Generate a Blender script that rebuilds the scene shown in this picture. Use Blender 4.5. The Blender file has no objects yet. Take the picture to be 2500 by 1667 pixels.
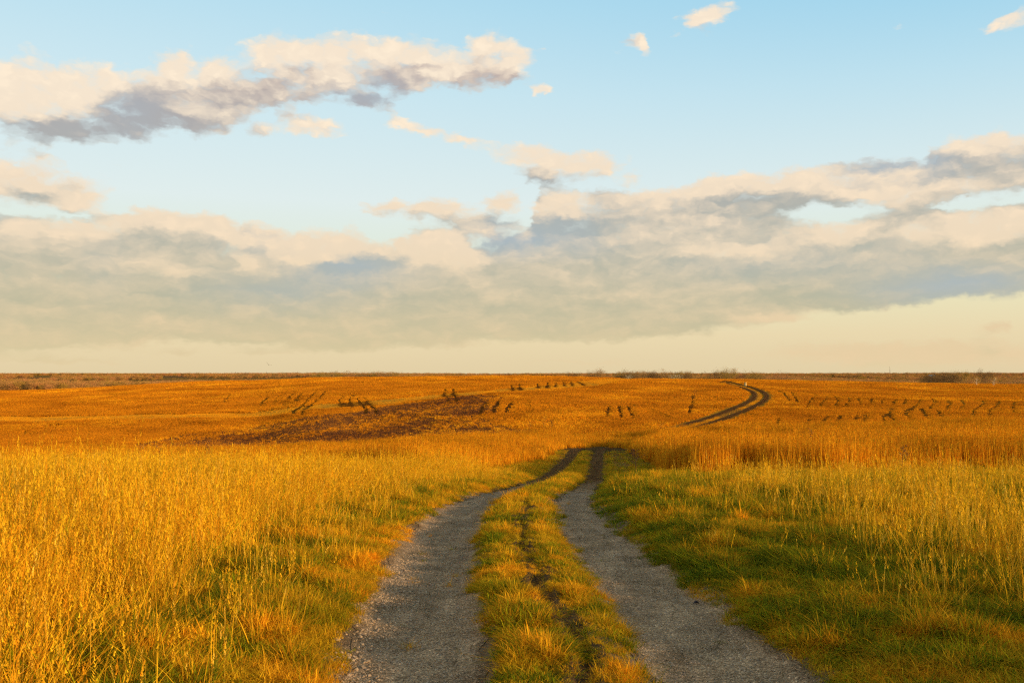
import bpy, math, random
import numpy as np
R = math.radians
rng = np.random.default_rng(7)
random.seed(7)
sc = bpy.context.scene
# ------------------------------------------------------------------ camera
EYE = 1.7
F = 2200.0                      # focal length in photograph pixels
PITCH = math.atan((912.0-833.5)/F)
cam_d = bpy.data.cameras.new('camera'); cam = bpy.data.objects.new('camera', cam_d)
sc.collection.objects.link(cam); sc.camera = cam
cam_d.sensor_width = 36; cam_d.lens = F/2500*36
cam_d.clip_start = 0.05; cam_d.clip_end = 20000
cam.location = (0, 0, EYE); cam.rotation_euler = (R(90)+PITCH, 0, 0)
sc.view_settings.view_transform = 'Standard'; sc.view_settings.look = 'None'
sc.view_settings.gamma = 1; sc.view_settings.exposure = 0.32
try: sc.view_settings.use_curve_mapping = False
except Exception: pass
sc.cycles.max_bounces = 5; sc.cycles.diffuse_bounces = 3; sc.cycles.transmission_bounces = 3
sc.cycles.use_denoising = False
sc.cycles.use_adaptive_sampling = True; sc.cycles.adaptive_threshold = 0.02; sc.cycles.adaptive_min_samples = 12
sc.cycles.pixel_filter_type = 'BLACKMAN_HARRIS'; sc.cycles.filter_width = 1.3
# ------------------------------------------------------------------ sun
SUN_AZ = R(122)                 # clockwise from straight ahead: behind the right shoulder
SUN_EL = R(9.5)
sd = bpy.data.lights.new('sun', 'SUN'); sun = bpy.data.objects.new('sun', sd); sc.collection.objects.link(sun)
sd.energy = 5.0; sd.angle = R(0.6); sd.color = (1.0, 0.70, 0.36)
from mathutils import Vector, Matrix
tosun = Vector((math.sin(SUN_AZ)*math.cos(SUN_EL), math.cos(SUN_AZ)*math.cos(SUN_EL), math.sin(SUN_EL)))
sun.rotation_euler = tosun.to_track_quat('Z', 'Y').to_euler()
# ------------------------------------------------------------------ world: sky and clouds by direction
def srgb(*c):
    return tuple(((v/255+0.055)/1.055)**2.4 if v > 10 else v/255/12.92 for v in c)
def px_dir(px, py):
    v = Vector((px-1250, F, 833.5-py)).normalized()
    return Matrix.Rotation(PITCH, 3, 'X') @ v
def azel(px, py):
    d = px_dir(px, py)
    return math.atan2(d.x, d.y), math.asin(d.z)
world = bpy.data.worlds.new('World'); sc.world = world; world.use_nodes = True
class NT:
    def __init__(s, t): s.t = t; s.n = t.nodes; s.l = t.links
    def node(s, kind, **kw):
        n = s.n.new(kind)
        for k, v in kw.items(): setattr(n, k, v)
        return n
    def put(s, sock, v):
        if isinstance(v, bpy.types.NodeSocket): s.l.new(v, sock)
        elif v is not None: sock.default_value = v
    def math(s, op, a, b=None, c=None, clamp=False):
        n = s.node('ShaderNodeMath', operation=op, use_clamp=clamp)
        for i, v in enumerate((a, b, c)):
            if v is not None: s.put(n.inputs[i], v)
        return n.outputs[0]
    def vmath(s, op, a, b=None, c=None):
        n = s.node('ShaderNodeVectorMath', operation=op)
        for i, v in enumerate((a, b, c)):
            if v is not None: s.put(n.inputs[i], v)
        return n.outputs['Value'] if op in ('LENGTH', 'DOT_PRODUCT') else n.outputs[0]
    def noise(s, vec, scale, detail=4, rough=0.5, out='Fac', dim='3D'):
        n = s.node('ShaderNodeTexNoise', noise_dimensions=dim); s.put(n.inputs['Vector'], vec)
        n.inputs['Scale'].default_value = scale; n.inputs['Detail'].default_value = detail
        n.inputs['Roughness'].default_value = rough
        return n.outputs[0] if out == 'Fac' else n.outputs['Color']
    def ramp(s, fac, stops, interp='LINEAR'):
        n = s.node('ShaderNodeValToRGB'); s.put(n.inputs[0], fac); cr = n.color_ramp; cr.interpolation = interp
        while len(cr.elements) < len(stops): cr.elements.new(0.5)
        for e, (p, c) in zip(cr.elements, stops):
            e.position = p; e.color = (*c, 1) if len(c) == 3 else c
        return n.outputs[0]
    def mix(s, f, a, b, mode='MIX'):
        n = s.node('ShaderNodeMix', data_type='RGBA', blend_type=mode)
        s.put(n.inputs[0], f)
        for i, v in ((6, a), (7, b)):
            s.put(n.inputs[i], (*v, 1) if isinstance(v, tuple) and len(v) == 3 else v)
        return n.outputs[2]
    def smooth(s, v, lo, hi, tlo=0.0, thi=1.0):
        n = s.node('ShaderNodeMapRange', interpolation_type='SMOOTHSTEP'); s.put(n.inputs[0], v)
        for i, q in ((1, lo), (2, hi), (3, tlo), (4, thi)): s.put(n.inputs[i], q)
        return n.outputs[0]

CLOUDS = [ # centre px, radii px, rotation in degrees (anticlockwise in the picture), how solid
 (50,235,120,95,0,1),(170,225,150,75,-10,1),(250,250,110,55,-14,1),(150,315,190,34,2,1),(330,290,130,50,4,1),(420,170,62,55,0,1),(395,215,80,60,0,1),
 (300,235,130,62,0,1),(500,290,130,42,4,1),(250,190,60,30,0,.9),(540,180,90,55,0,1),(470,250,150,62,4,1),(620,230,170,50,5,1),(690,135,100,52,0,1),(830,130,130,50,0,1),(980,135,120,45,0,1),(820,190,170,45,3,1),(1000,180,140,42,3,1),
 (1190,125,75,48,0,1),(1140,170,120,52,6,1),(1255,140,60,28,0,1),(1230,180,60,38,0,1),(1315,124,30,9,0,.6),(895,243,85,26,0,.8),(740,240,80,26,0,.8),
 (1325,221,32,14,0,.9),(1265,217,40,10,0,.5),(760,315,90,27,-4,.95),(640,318,60,20,0,.6),(540,315,50,18,0,.6),(690,290,40,14,0,.6),
 (110,380,80,14,-10,.75),(170,398,40,10,-10,.75),(280,405,40,8,0,.4),(30,440,150,48,0,1),(130,470,120,44,-6,1),(180,492,90,24,0,1),
 (970,295,40,12,-30,.7),(1030,318,80,17,-10,.85),(1120,340,80,14,-16,.85),(1170,352,60,10,0,.6),(1290,375,75,26,-4,1),(1380,400,130,34,-3,1),(1450,405,75,30,0,1),(1320,430,70,20,0,.8),(1230,398,40,12,0,.45),(1545,430,55,22,0,.45),
 (1740,38,70,24,16,.95),(1700,60,55,18,-20,.8),(1680,80,70,8,14,.4),(1548,98,44,14,18,.7),(1563,122,16,26,0,.7),(2440,50,75,18,26,.8),(2480,58,40,14,30,.7),(2480,200,20,10,0,.5),(2210,80,40,10,10,.3),(932,36,18,10,0,.5),(908,62,22,6,0,.35),(495,66,24,5,0,.25),
 (950,506,80,20,0,.9),(1060,515,110,28,0,1),(1215,490,55,26,0,1),(1160,545,110,32,-4,1),(1250,580,80,18,0,.9),(850,560,40,8,0,.35),
 (2415,806,62,12,3,.9),(2440,795,32,13,0,.95),(2190,748,70,8,0,.7),(1725,835,80,8,0,.5),(2400,762,60,8,0,.5),(1900,785,100,14,8,.85),
 (300,850,90,10,0,.8),(430,858,80,8,0,.75),(650,868,160,7,0,.55),(2250,862,420,34,0,.85),(1120,850,60,8,0,.5),(150,880,260,10,0,.4),(1450,880,300,12,0,.35)]
DECK_TOP = [(-400,500),(0,530),(60,524),(105,528),(200,530),(300,512),(345,503),(400,510),(450,522),(520,520),(575,540),(640,546),(700,560),(780,570),(880,572),(900,590),(950,592),(985,570),(1060,558),(1140,565),(1175,600),(1230,590),(1290,540),
 (1310,468),(1370,456),(1430,470),(1520,462),(1600,460),(1670,446),(1770,425),(1900,415),(2020,404),(2040,390),(2140,382),(2215,384),(2232,400),(2245,365),(2300,345),(2350,330),(2420,322),(2500,318),(2900,300)]
DECK_BOT = [(-400,880),(0,866),(200,850),(330,834),(500,836),(663,842),(757,858),(1050,852),(1200,834),(1400,832),(1600,828),(1750,812),(1850,800),(1900,780),(2000,765),(2140,754),(2234,744),(2400,728),(2500,720),(2900,700)]
HOLES = [(2035,522,90,16,3),(2090,508,40,10,10),(2460,482,90,14,8),(2330,497,60,9,4)]
SHADE = [ # softly shaded (-) and sunlit (+) places in the clouds: centre px, radii px, strength
 (60,205,130,70,.7),(190,215,90,55,.6),(40,270,90,30,.3),(150,325,200,24,-1.6),(330,270,75,50,-1.3),(240,300,80,26,-.7),(430,155,62,38,.8),(540,145,70,22,.8),(560,215,120,38,-.35),(420,305,120,26,-.9),(660,235,120,26,-.55),
 (690,115,90,32,.7),(830,112,120,30,.7),(980,120,110,30,.5),(735,168,36,10,-.8),(800,175,50,12,.4),(950,192,60,12,-1.1),(1010,165,60,16,-.4),(1050,190,60,14,.5),(895,243,85,22,-1.3),(1180,100,60,26,.7),(1160,195,130,24,-.5),(1250,150,40,30,.2),
 (330,262,10,8,.6),(370,300,60,6,.6),(760,305,80,14,.5),(620,325,50,12,-.3),(100,372,60,10,.4),(40,425,130,30,.6),(85,467,62,10,-1.2),(130,500,130,8,.6),(90,520,150,9,-1.5),(240,500,40,16,.5),
 (1290,375,75,26,.5),(1400,390,110,24,.6),(1320,440,70,12,-1.3),(1440,425,60,8,-.3),(1740,30,60,16,.4),(1540,95,40,10,-1.0),(1563,130,14,22,.5),(2420,45,50,12,.3),
 (185,548,80,20,1.2),(60,560,40,26,.9),(372,520,42,16,1.3),(490,545,75,20,1.2),(400,562,90,14,-.3),(650,566,75,14,-.7),(652,550,40,7,.8),(790,577,95,14,1.3),(597,592,28,9,1.2),(770,628,105,22,1.3),(850,640,60,18,-1.0),(800,650,40,12,-1.0),(920,630,60,20,-.8),
 (1070,595,85,30,1.7),(1100,625,60,26,1.4),(1005,640,30,20,.8),(960,520,90,12,-.9),(1050,498,65,12,1.0),(1216,490,36,16,1.2),(1160,545,90,18,-1.0),(1235,590,55,14,-1.0),
 (345,636,70,14,.7),(440,664,56,9,1.0),(606,640,20,18,1.1),(130,600,80,14,.45),(280,700,200,14,.2),(640,710,190,20,-.5),(370,787,45,7,.9),(726,780,30,6,1.0),(660,794,40,5,.4),(900,812,40,5,.5),(282,845,58,11,.8),(412,852,56,9,.7),
 (1380,480,75,16,1.1),(1345,512,60,14,.6),(1560,474,46,12,1.1),(1470,492,60,14,-.3),(1722,466,52,14,1.1),(1640,452,60,8,.7),(1900,497,130,9,-.9),(1790,440,110,10,.8),(1830,470,70,10,-.4),(2080,470,110,10,.8),(2250,462,200,13,.9),(2190,494,84,11,.8),(2050,430,140,12,.3),
 (2120,403,90,15,-1.5),(2330,345,60,10,.9),(2270,385,60,20,-.9),(2400,385,100,22,-.15),(2460,340,50,14,.5),
 (1380,556,95,22,-.9),(1640,556,160,20,.5),(1760,608,110,12,1.2),(1830,618,60,10,.8),(1560,610,120,10,.3),(2238,565,40,17,1.2),(2420,550,100,34,1.6),(2420,597,130,5,-.7),(2080,560,90,16,.5),(2000,545,60,10,.5),
 (1900,660,200,12,-.25),(2340,696,170,22,-.8),(2050,720,160,16,-.4),(2350,625,150,10,.3),(1900,780,90,13,1.1),(1990,770,40,10,1.0),(2187,750,46,8,1.3),(2060,752,60,5,-.8),(1820,800,60,9,.6),(2440,795,28,9,1.0),(2370,808,40,6,-.9),(1120,843,40,8,.9),(1720,755,80,5,.4),(1500,700,300,40,.12)]
BLUES = [(895,243,85,24,1.0),(660,570,90,14,.7),(860,640,130,26,.8),(1230,588,70,18,.9),(1370,560,110,30,.8),(2125,403,100,18,1.0),(2270,385,60,20,.6),(2340,690,190,30,.9),(250,660,60,20,.5),(700,700,180,24,.5),(1180,545,60,16,.5),(1540,95,40,10,.9),(90,520,150,8,.4),(330,265,70,45,.5),(960,190,50,12,.7),(1900,640,250,30,.3),(950,520,80,14,.5)]
def make_maps(NC=120, NRD=51, NRL=51, NRB=15, E0=-0.005, E1=0.425, AW=0.58):
    A = np.linspace(-AW, AW, NC)
    def topx(A_, E_):
        x = np.sin(A_)*np.cos(E_); y = np.cos(A_)*np.cos(E_); z = np.sin(E_); c_, s_ = math.cos(PITCH), math.sin(PITCH)
        yf = y*c_+z*s_; zf = -y*s_+z*c_; return 1250+F*x/yf, 833.5-F*zf/yf
    dt = np.array(DECK_TOP, float); db = np.array(DECK_BOT, float)
    def ell(X_, Y_, c):
        th = R(c[4]); dx, dy = X_-c[0], -(Y_-c[1]); u = (dx*math.cos(th)+dy*math.sin(th))/c[2]; v = (-dx*math.sin(th)+dy*math.cos(th))/c[3]
        return np.sqrt(u*u+v*v)
    def deckf(X_, Y_):
        return np.minimum((Y_-np.interp(X_, dt[:, 0], dt[:, 1]))/38+.12, (np.interp(X_, db[:, 0], db[:, 1])-Y_)/34+.12)
    def densf(A_, E_):
        X_, Y_ = topx(A_, E_); acc = np.zeros(X_.shape)
        for c in CLOUDS:
            l = ell(X_, Y_, (c[0], c[1], c[2]*(1.12+.5*(1-c[5])), c[3]*(1.12+.5*(1-c[5])), c[4])); acc += np.exp(-14.0*(l+.9*(1-c[5])))
        acc += np.exp(14.0*(np.clip(deckf(X_, Y_), -1.5, .7)-1)); D_ = 1+np.log(acc+1e-12)/14.0
        for c in HOLES: D_ = np.minimum(D_, (ell(X_, Y_, c)-1)*.55+.02)
        return np.clip(D_, -.55, .62)
    E = np.linspace(E0, E1, NRD); AA, EE = np.meshgrid(A, E); Dm = densf(AA, EE)
    E2 = np.linspace(E0, E1, NRL); A2, EL2 = np.meshgrid(A, E2); X_, Y_ = topx(A2, EL2)
    L = 0.8*(densf(A2, EL2)-densf(A2+.003, EL2+.022))
    L += np.where(deckf(X_, Y_) > -.1, -.28, .15)
    for cx, cy, rx, ry, s_ in SHADE: L += s_*.9*np.exp(-(((X_-cx)/rx)**2+((Y_-cy)/ry)**2)**1.3*.7)
    E3 = np.linspace(E0, E1, NRB); A3, EL3 = np.meshgrid(A, E3); X_, Y_ = topx(A3, EL3); B = np.zeros(X_.shape)
    for cx, cy, rx, ry, s_ in BLUES: B += s_*np.exp(-(((X_-cx)/rx)**2+((Y_-cy)/(ry+8))**2)*.7)
    return A, Dm, np.clip(L, -1, 1), np.clip(B, 0, 1), E0, E1, AW
A_, Dm, Lm, Bm, E0, E1, AW = make_maps()

w = NT(world.node_tree); w.n.clear()
tc = w.node('ShaderNodeTexCoord'); N = tc.outputs['Generated']
N = w.vmath('NORMALIZE', N)
sx = w.node('ShaderNodeSeparateXYZ'); w.put(sx.inputs[0], N)
az = w.math('ARCTAN2', sx.outputs[0], sx.outputs[1]); el = w.math('ARCSINE', sx.outputs[2])
cb = w.node('ShaderNodeCombineXYZ'); w.put(cb.inputs[0], az); w.put(cb.inputs[1], el)
PV = cb.outputs[0]
Ps = w.vmath('MULTIPLY', PV, (1.0, 2.0, 1.0))
w1 = w.vmath('SUBTRACT', w.noise(Ps, 10, 3, 0.5, 'Color', '2D'), (0.5, 0.5, 0.5))
w2 = w.vmath('SUBTRACT', w.noise(Ps, 42, 3, 0.55, 'Color', '2D'), (0.5, 0.5, 0.5))
Q = w.vmath('MULTIPLY_ADD', w1, (0.030, 0.014, 0), PV)
Q = w.vmath('MULTIPLY_ADD', w2, (0.016, 0.011, 0), Q)
w3 = w.vmath('SUBTRACT', w.noise(Ps, 130, 2, 0.5, 'Color', '2D'), (0.5, 0.5, 0.5))
Q = w.vmath('MULTIPLY_ADD', w3, (0.005, 0.004, 0), Q)
qs = w.node('ShaderNodeSeparateXYZ'); w.put(qs.inputs[0], Q)
qa = w.math('MULTIPLY_ADD', qs.outputs[0], 0.5/AW, 0.5, clamp=True)
qe = w.math('MULTIPLY_ADD', qs.outputs[1], 1/(E1-E0), -E0/(E1-E0), clamp=True)
def table(M, lo, hi):
    """a table over azimuth (curves) and elevation (rows)"""
    n = M.shape[0]; assert n % 3 == 0; V01 = np.clip((M-lo)/(hi-lo), 0, 1); tt = w.math('MULTIPLY', qe, n-1.0)
    cv = w.node('ShaderNodeCombineXYZ'); [w.put(cv.inputs[k], tt) for k in range(3)]
    ca = w.node('ShaderNodeCombineXYZ'); [w.put(ca.inputs[k], qa) for k in range(3)]
    acc = None
    for i in range(0, n, 3):
        rc = w.node('ShaderNodeRGBCurve'); w.put(rc.inputs['Color'], ca.outputs[0])
        mp = rc.mapping; mp.use_clip = False
        for ch in range(3):
            c_ = mp.curves[ch]; row = V01[i+ch]; nc = len(row)
            c_.points[0].location = (0, row[0]); c_.points[1].location = (1, row[-1])
            for k in range(1, nc-1): c_.points.new(k/(nc-1), float(row[k]))
        mp.update()
        wv = w.vmath('SUBTRACT', cv.outputs[0], (i, i+1.0, i+2.0)); wv = w.vmath('ABSOLUTE', wv)
        wv = w.vmath('SUBTRACT', (1.0, 1.0, 1.0), wv); wv = w.vmath('MAXIMUM', wv, (0, 0, 0))
        d_ = w.vmath('DOT_PRODUCT', wv, rc.outputs[0]); acc = d_ if acc is None else w.math('ADD', acc, d_)
    return w.math('MULTIPLY_ADD', acc, hi-lo, lo)
Db = table(Dm, -.6, .7); Lb = table(Lm, -1.0, 1.0); Bb = table(Bm, 0.0, 1.0)
pz = w.vmath('MULTIPLY', Q, (1, 1.8, 1))
def billow(vec, det=2):
    n = w.noise(vec, 20, 4, 0.55, 'Fac', '2D')
    v = w.node('ShaderNodeTexVoronoi', feature='SMOOTH_F1', voronoi_dimensions='2D'); w.put(v.inputs['Vector'], vec); v.inputs['Scale'].default_value = 34
    v.inputs['Detail'].default_value = det; v.inputs['Roughness'].default_value = 0.55; v.inputs['Smoothness'].default_value = 0.35
    return w.math('MULTIPLY_ADD', w.math('SUBTRACT', 0.40, v.outputs['Distance']), 0.42, w.math('MULTIPLY_ADD', w.math('SUBTRACT', n, 0.5), 0.75, 0.5))
puff = billow(pz); puff2 = billow(w.vmath('ADD', pz, (0.005, 0.014, 0)))
fl = w.smooth(el, 0.02, 0.22, 0.35, 0.95)
D0 = w.math('ADD', w.math('ADD', Db, 0.13), w.math('MULTIPLY', w.math('SUBTRACT', puff, 0.5), fl))
sky = w.node('ShaderNodeTexSky', sky_type='NISHITA'); sky.sun_disc = False
sky.sun_elevation = SUN_EL; sky.sun_rotation = SUN_AZ; sky.dust_density = 2.0; sky.air_density = 1.2
nish = w.vmath('MULTIPLY', sky.outputs[0], (0.10, 0.10, 0.10))
elf = w.math('MULTIPLY', el, 1/0.6, clamp=True)
grad = w.ramp(elf, [(0.0, srgb(232,212,170)), (0.07, srgb(238,220,178)), (0.13, srgb(238,230,190)), (0.22, srgb(228,238,222)), (0.31, srgb(228,241,240)),
                    (0.50, srgb(208,235,244)), (0.65, srgb(186,226,243)), (1.0, srgb(130,190,230))])
# deeper blue towards the right
azf = w.smooth(az, -0.4, 0.75)
grad = w.mix(w.smooth(el, 0.46, 0.95), grad, srgb(196,190,178))  # warm grey above the view, an added cloud cover that warms the ambient light
grad = w.mix(w.math('MULTIPLY', azf, w.smooth(el, 0.15, 0.42)), grad, w.mix(1.0, grad, srgb(214,240,252), 'MULTIPLY'))
clear = w.mix(0.07, grad, nish)
edge = w.smooth(D0, -0.08, 0.56)
low = w.smooth(el, 0.02, 0.17)
lit = w.mix(low, srgb(242,210,168), srgb(255,236,210))
lit = w.mix(w.smooth(el, 0.16, 0.3), w.mix(low, srgb(232,206,164), srgb(247,224,194)), lit)
shd = w.ramp(elf, [(0.0, srgb(222,204,158)), (0.06, srgb(206,194,156)), (0.12, srgb(186,183,156)), (0.26, srgb(174,176,166)), (0.4, srgb(172,172,172)), (0.55, srgb(178,160,156)), (1, srgb(160,155,165))])
shd = w.mix(w.math('MULTIPLY', Bb, 0.75), shd, srgb(166,183,196))
lf = w.math('ADD', w.math('MULTIPLY', Lb, 0.80), w.math('MULTIPLY', w.math('SUBTRACT', puff, puff2), w.smooth(el, 0.05, 0.26, 0.35, 0.8)))
str_ = w.noise(w.vmath('MULTIPLY', Q, (1.0, 3.4, 1)), 15, 4, 0.6, 'Fac', '2D')
lf = w.math('ADD', lf, w.math('MULTIPLY', w.math('SUBTRACT', str_, 0.5), w.smooth(el, 0.15, 0.32, 0.9, 0.3)))
lf = w.smooth(lf, -0.68, 0.55)
thin = w.smooth(D0, 0.05, 0.4, 0.20, 0.0)
lf = w.math('ADD', lf, thin, clamp=True)
lf = w.math('MULTIPLY', lf, w.smooth(puff, 0.30, 0.68, 0.87, 1.0))
cc = w.mix(lf, shd, lit)
final = w.mix(w.math('MULTIPLY', edge, 0.96), clear, cc)
bg = w.node('ShaderNodeBackground'); w.put(bg.inputs[0], final); bg.inputs[1].default_value = 0.81
wo = w.node('ShaderNodeOutputWorld'); w.l.new(bg.outputs[0], wo.inputs[0])
world.cycles.sampling_method = 'MANUAL'; world.cycles.sample_map_resolution = 512

# ------------------------------------------------------------------ numpy noise
class VN:
    def __init__(s, seed): s.t = np.random.default_rng(seed).random((256, 256))
    def __call__(s, x, y):
        x = np.asarray(x, float); y = np.asarray(y, float)
        xi = np.floor(x).astype(int); yi = np.floor(y).astype(int)
        fx = x-xi; fy = y-yi; fx = fx*fx*(3-2*fx); fy = fy*fy*(3-2*fy)
        a = s.t[xi % 256, yi % 256]; b = s.t[(xi+1) % 256, yi % 256]
        c = s.t[xi % 256, (yi+1) % 256]; d = s.t[(xi+1) % 256, (yi+1) % 256]
        return (a*(1-fx)+b*fx)*(1-fy)+(c*(1-fx)+d*fx)*fy
    def fbm(s, x, y, o=3):
        v = 0; a = 0.5; t = 0
        for i in range(o): v = v+a*s(x*2**i+17.3*i, y*2**i+9.1*i); t += a; a *= 0.5
        return v/t
vn1, vn2, vn3, vn4 = VN(1), VN(2), VN(3), VN(4)
def sstep(a, b, x): t = np.clip((x-a)/(b-a), 0, 1); return t*t*(3-2*t)
# ------------------------------------------------------------------ terrain heights
DD = [0,5,10,17,28,40,55,68,80,92,105,125,150,200,260,330,400,500,700,1000,1400,2000,2800,3500,4500,6000]
FAR = [-13,-20,-23,-19,-13,-9,-8,-8]
COL = {
 -.57: [-1.7,-1.7,-1.85,-2.35,-3.3,-4.4,-5.5,-6.5,-7.5,-8.2,-8.4,-8.2,-7.7,-6.2,-4.2,-6,-9,-12]+FAR,
 -.30: [-1.7,-1.7,-1.9,-2.35,-3.35,-4.5,-5.7,-6.8,-7.6,-7.9,-8.0,-7.6,-6.7,-4.8,-3.0,-2.0,-3.2,-7]+FAR,
 -.20: [-1.7,-1.7,-1.95,-2.35,-3.3,-4.4,-5.5,-6.5,-7.3,-7.4,-7.2,-6.2,-5.0,-3.3,-1.9,-0.8,-1.5,-5]+FAR,
 0.0:  [-1.7,-1.7,-1.95,-2.3,-3.2,-4.3,-5.0,-5.45,-6.6,-6.8,-5.9,-4.8,-3.8,-2.5,-1.2,-0.4,-0.7,-4]+FAR,
 .20:  [-1.7,-1.7,-1.95,-2.3,-3.2,-4.3,-5.0,-5.6,-6.2,-6.2,-5.6,-4.8,-4.1,-2.9,-2.0,-1.4,-2.4,-6]+FAR,
 .57:  [-1.7,-1.7,-1.9,-2.3,-3.1,-3.9,-4.6,-5.0,-5.2,-5.2,-5.15,-5.05,-4.85,-4.4,-4.0,-3.4,-4.2,-8]+FAR}
US = np.array(sorted(COL)); TG = np.linspace(0, math.log(6001/2+1), 600); 
dfine = (np.exp(TG)-1)*2
tabs = []
for u in US:
    h = np.interp(dfine, DD, COL[u]); k = np.ones(21)/21
    hp = np.pad(h, 20, mode='edge'); h = np.convolve(np.convolve(hp, k, 'same'), k, 'same')[20:-20]; tabs.append(h)
tabs = np.array(tabs)
# wheel track centre lines (near part: x against distance)
LY = [-40, 3, 5, 6.3, 8, 10, 13, 17, 22, 28, 40, 55, 68, 80]
LX = [-0.2,-.50,-.545,-.66,-.78,-.84,-.88,-.70,.15,.95,1.95,3.5,4.9,7.9]
RX = [1.3,1.25,1.23,1.22,1.20,1.10,1.03,1.12,1.8,2.55,3.7,5.2,6.7,9.7]
yy = np.linspace(-40, 80, 600)
def sm(a, n=31): k = np.ones(n)/n; return np.convolve(np.pad(a, n//2, mode='edge'), k, 'valid')
LXs = sm(np.interp(yy, LY, LX), 15); RXs = sm(np.interp(yy, LY, RX), 15)
def xL(y): return np.interp(y, yy, LXs)
def xR(y): return np.interp(y, yy, RXs)
def crack_x(y): return np.interp(y,[3,5.1,6.05,7.4,10,13,17,22],[.46,.44,.41,.27,.15,.14,.35,1.1])+0.03*np.sin(y*2.3)+0.02*np.sin(y*6.1)
def base_h(x, y):
    x = np.asarray(x, float); y = np.asarray(y, float)
    d = np.sqrt(np.maximum(y, 0)**2+(0.35*x)**2)
    u = np.clip(x/np.maximum(y, 25), US[0], US[-1])
    t = np.log(np.maximum(d, 0)/2+1)/TG[-1]*599
    t = np.clip(t, 0, 598.999); ti = t.astype(int); tf = t-ti
    j = np.clip(np.searchsorted(US, u)-1, 0, len(US)-2); uf = (u-US[j])/(US[j+1]-US[j]); uf = uf*uf*(3-2*uf)
    h = (tabs[j, ti]*(1-tf)+tabs[j, ti+1]*tf)*(1-uf)+(tabs[j+1, ti]*(1-tf)+tabs[j+1, ti+1]*tf)*uf
    h = h-0.45*sstep(85, 130, d)*(1-sstep(500, 800, d))
    h = h+EYE
    far = sstep(900, 1800, d)
    h = h+far*((vn1.fbm(x/700, y/900)-0.5)*9+(vn2.fbm(x/260, y/400)-0.5)*3)*(1-0.35*sstep(3000, 4500, d))
    h = h+(vn3.fbm(x/14, y/14)-0.5)*0.22*sstep(20, 60, d)+(vn4.fbm(x/60,y/60)-0.5)*0.3*sstep(80,160,d)
    return h
def ground_fn(x, y):
    h = base_h(x, y)
    near = 1-sstep(72, 82, y)
    dl = np.abs(x-xL(y)); dr = np.abs(x-xR(y))
    rut = 1-sstep(0.30, 0.62, np.minimum(dl, dr))
    mid = (1-sstep(0.25, 0.55, np.abs(x-(xL(y)+xR(y))/2)))
    h = h-0.075*rut*near+0.03*mid*near*(1-sstep(30, 50, y))
    verge = sstep(0.5, 1.5, xL(y)-x)*(1-sstep(40, 60, y))
    h = h+0.10*verge+0.10*sstep(0.5, 1.6, x-xR(y))*(1-sstep(40, 60, y))
    bump = (vn1.fbm(x/0.5, y/0.5)-0.5)*0.07+(vn2.fbm(x/0.16, y/0.16)-0.5)*0.028
    h = h+bump*(1-rut*0.75)*(1-sstep(15, 40, y))
    cr = np.abs(x-crack_x(y)); h = h-0.05*(1-sstep(0.02, 0.06, cr))*sstep(3, 4, y)*(1-sstep(15, 20, y))*sstep(0.30, 0.45, vn3.fbm(y*1.3+5, y*0+2))
    h = h+0.03*np.exp(-((cr-0.09)/0.04)**2)*(1-sstep(14, 18, y))
    return h
# grid
xs_f = np.arange(-4.2, 4.21, 0.05)
g1 = [4.2]
while g1[-1] < 9000: g1.append(g1[-1]+max(0.05, min((g1[-1]-4.2)*0.045+0.06, 220)))
xs = np.concatenate([-np.array(g1[1:])[::-1], xs_f, np.array(g1[1:])])
ys = [-60.0]
while ys[-1] < 6500:
    y = ys[-1]; st = 3 if y < -8 else (0.5 if y < 3.2 else max(0.05, 0.0085*y*(1 if y < 400 else 1.5))); ys.append(y+st)
ys = np.array(ys)
GX, GY = np.meshgrid(xs, ys); GZ = ground_fn(GX, GY)
def gz(x, y):
    x = np.clip(np.asarray(x, float), xs[0]+1e-3, xs[-1]-1e-3); y = np.clip(np.asarray(y, float), ys[0]+1e-3, ys[-1]-1e-3)
    i = np.searchsorted(xs, x)-1; j = np.searchsorted(ys, y)-1
    fx = (x-xs[i])/(xs[i+1]-xs[i]); fy = (y-ys[j])/(ys[j+1]-ys[j])
    return (GZ[j, i]*(1-fx)+GZ[j, i+1]*fx)*(1-fy)+(GZ[j+1, i]*(1-fx)+GZ[j+1, i+1]*fx)*fy
def hit(px, py, dmin=3.0, up=0.0):
    """where the sight line through a pixel of the photograph meets the ground"""
    d = px_dir(px, py); t = np.exp(np.linspace(math.log(dmin), math.log(5500), 6000))
    X = d.x*t; Y = d.y*t; Z = EYE+d.z*t; below = Z < gz(X, Y)+up
    k = int(np.argmax(below)) if below.any() else 5999
    return X[k], Y[k]
def at(px, dist):
    return (px-1250)/F*dist, dist
# the lane as one centre line
far_px = [(1625,1054),(1680,1042),(1740,1024),(1790,1006),(1832,988),(1856,972),(1852,958),(1822,946),(1788,937),(1757,930)]
far_pt = [hit(p, q, 86.0) for p, q in far_px]
near_pt = [((xL(y)+xR(y))/2, y) for y in np.arange(-12, 76, 2.0)]
def catmull(pts, n=8):
    P_ = [np.array(p, float) for p in pts]; P_ = [2*P_[0]-P_[1]]+P_+[2*P_[-1]-P_[-2]]; out = []
    for i in range(1, len(P_)-2):
        for k in range(n):
            t = k/n; p0, p1, p2, p3 = P_[i-1:i+3]
            out.append(0.5*((2*p1)+(-p0+p2)*t+(2*p0-5*p1+4*p2-p3)*t*t+(-p0+3*p1-3*p2+p3)*t**3))
    out.append(P_[-2]); return np.array(out)
lane_far = catmull([near_pt[-1]]+far_pt, 10)
lane_far = np.stack([sm(lane_far[:, 0], 9), sm(lane_far[:, 1], 9)], 1)
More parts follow.
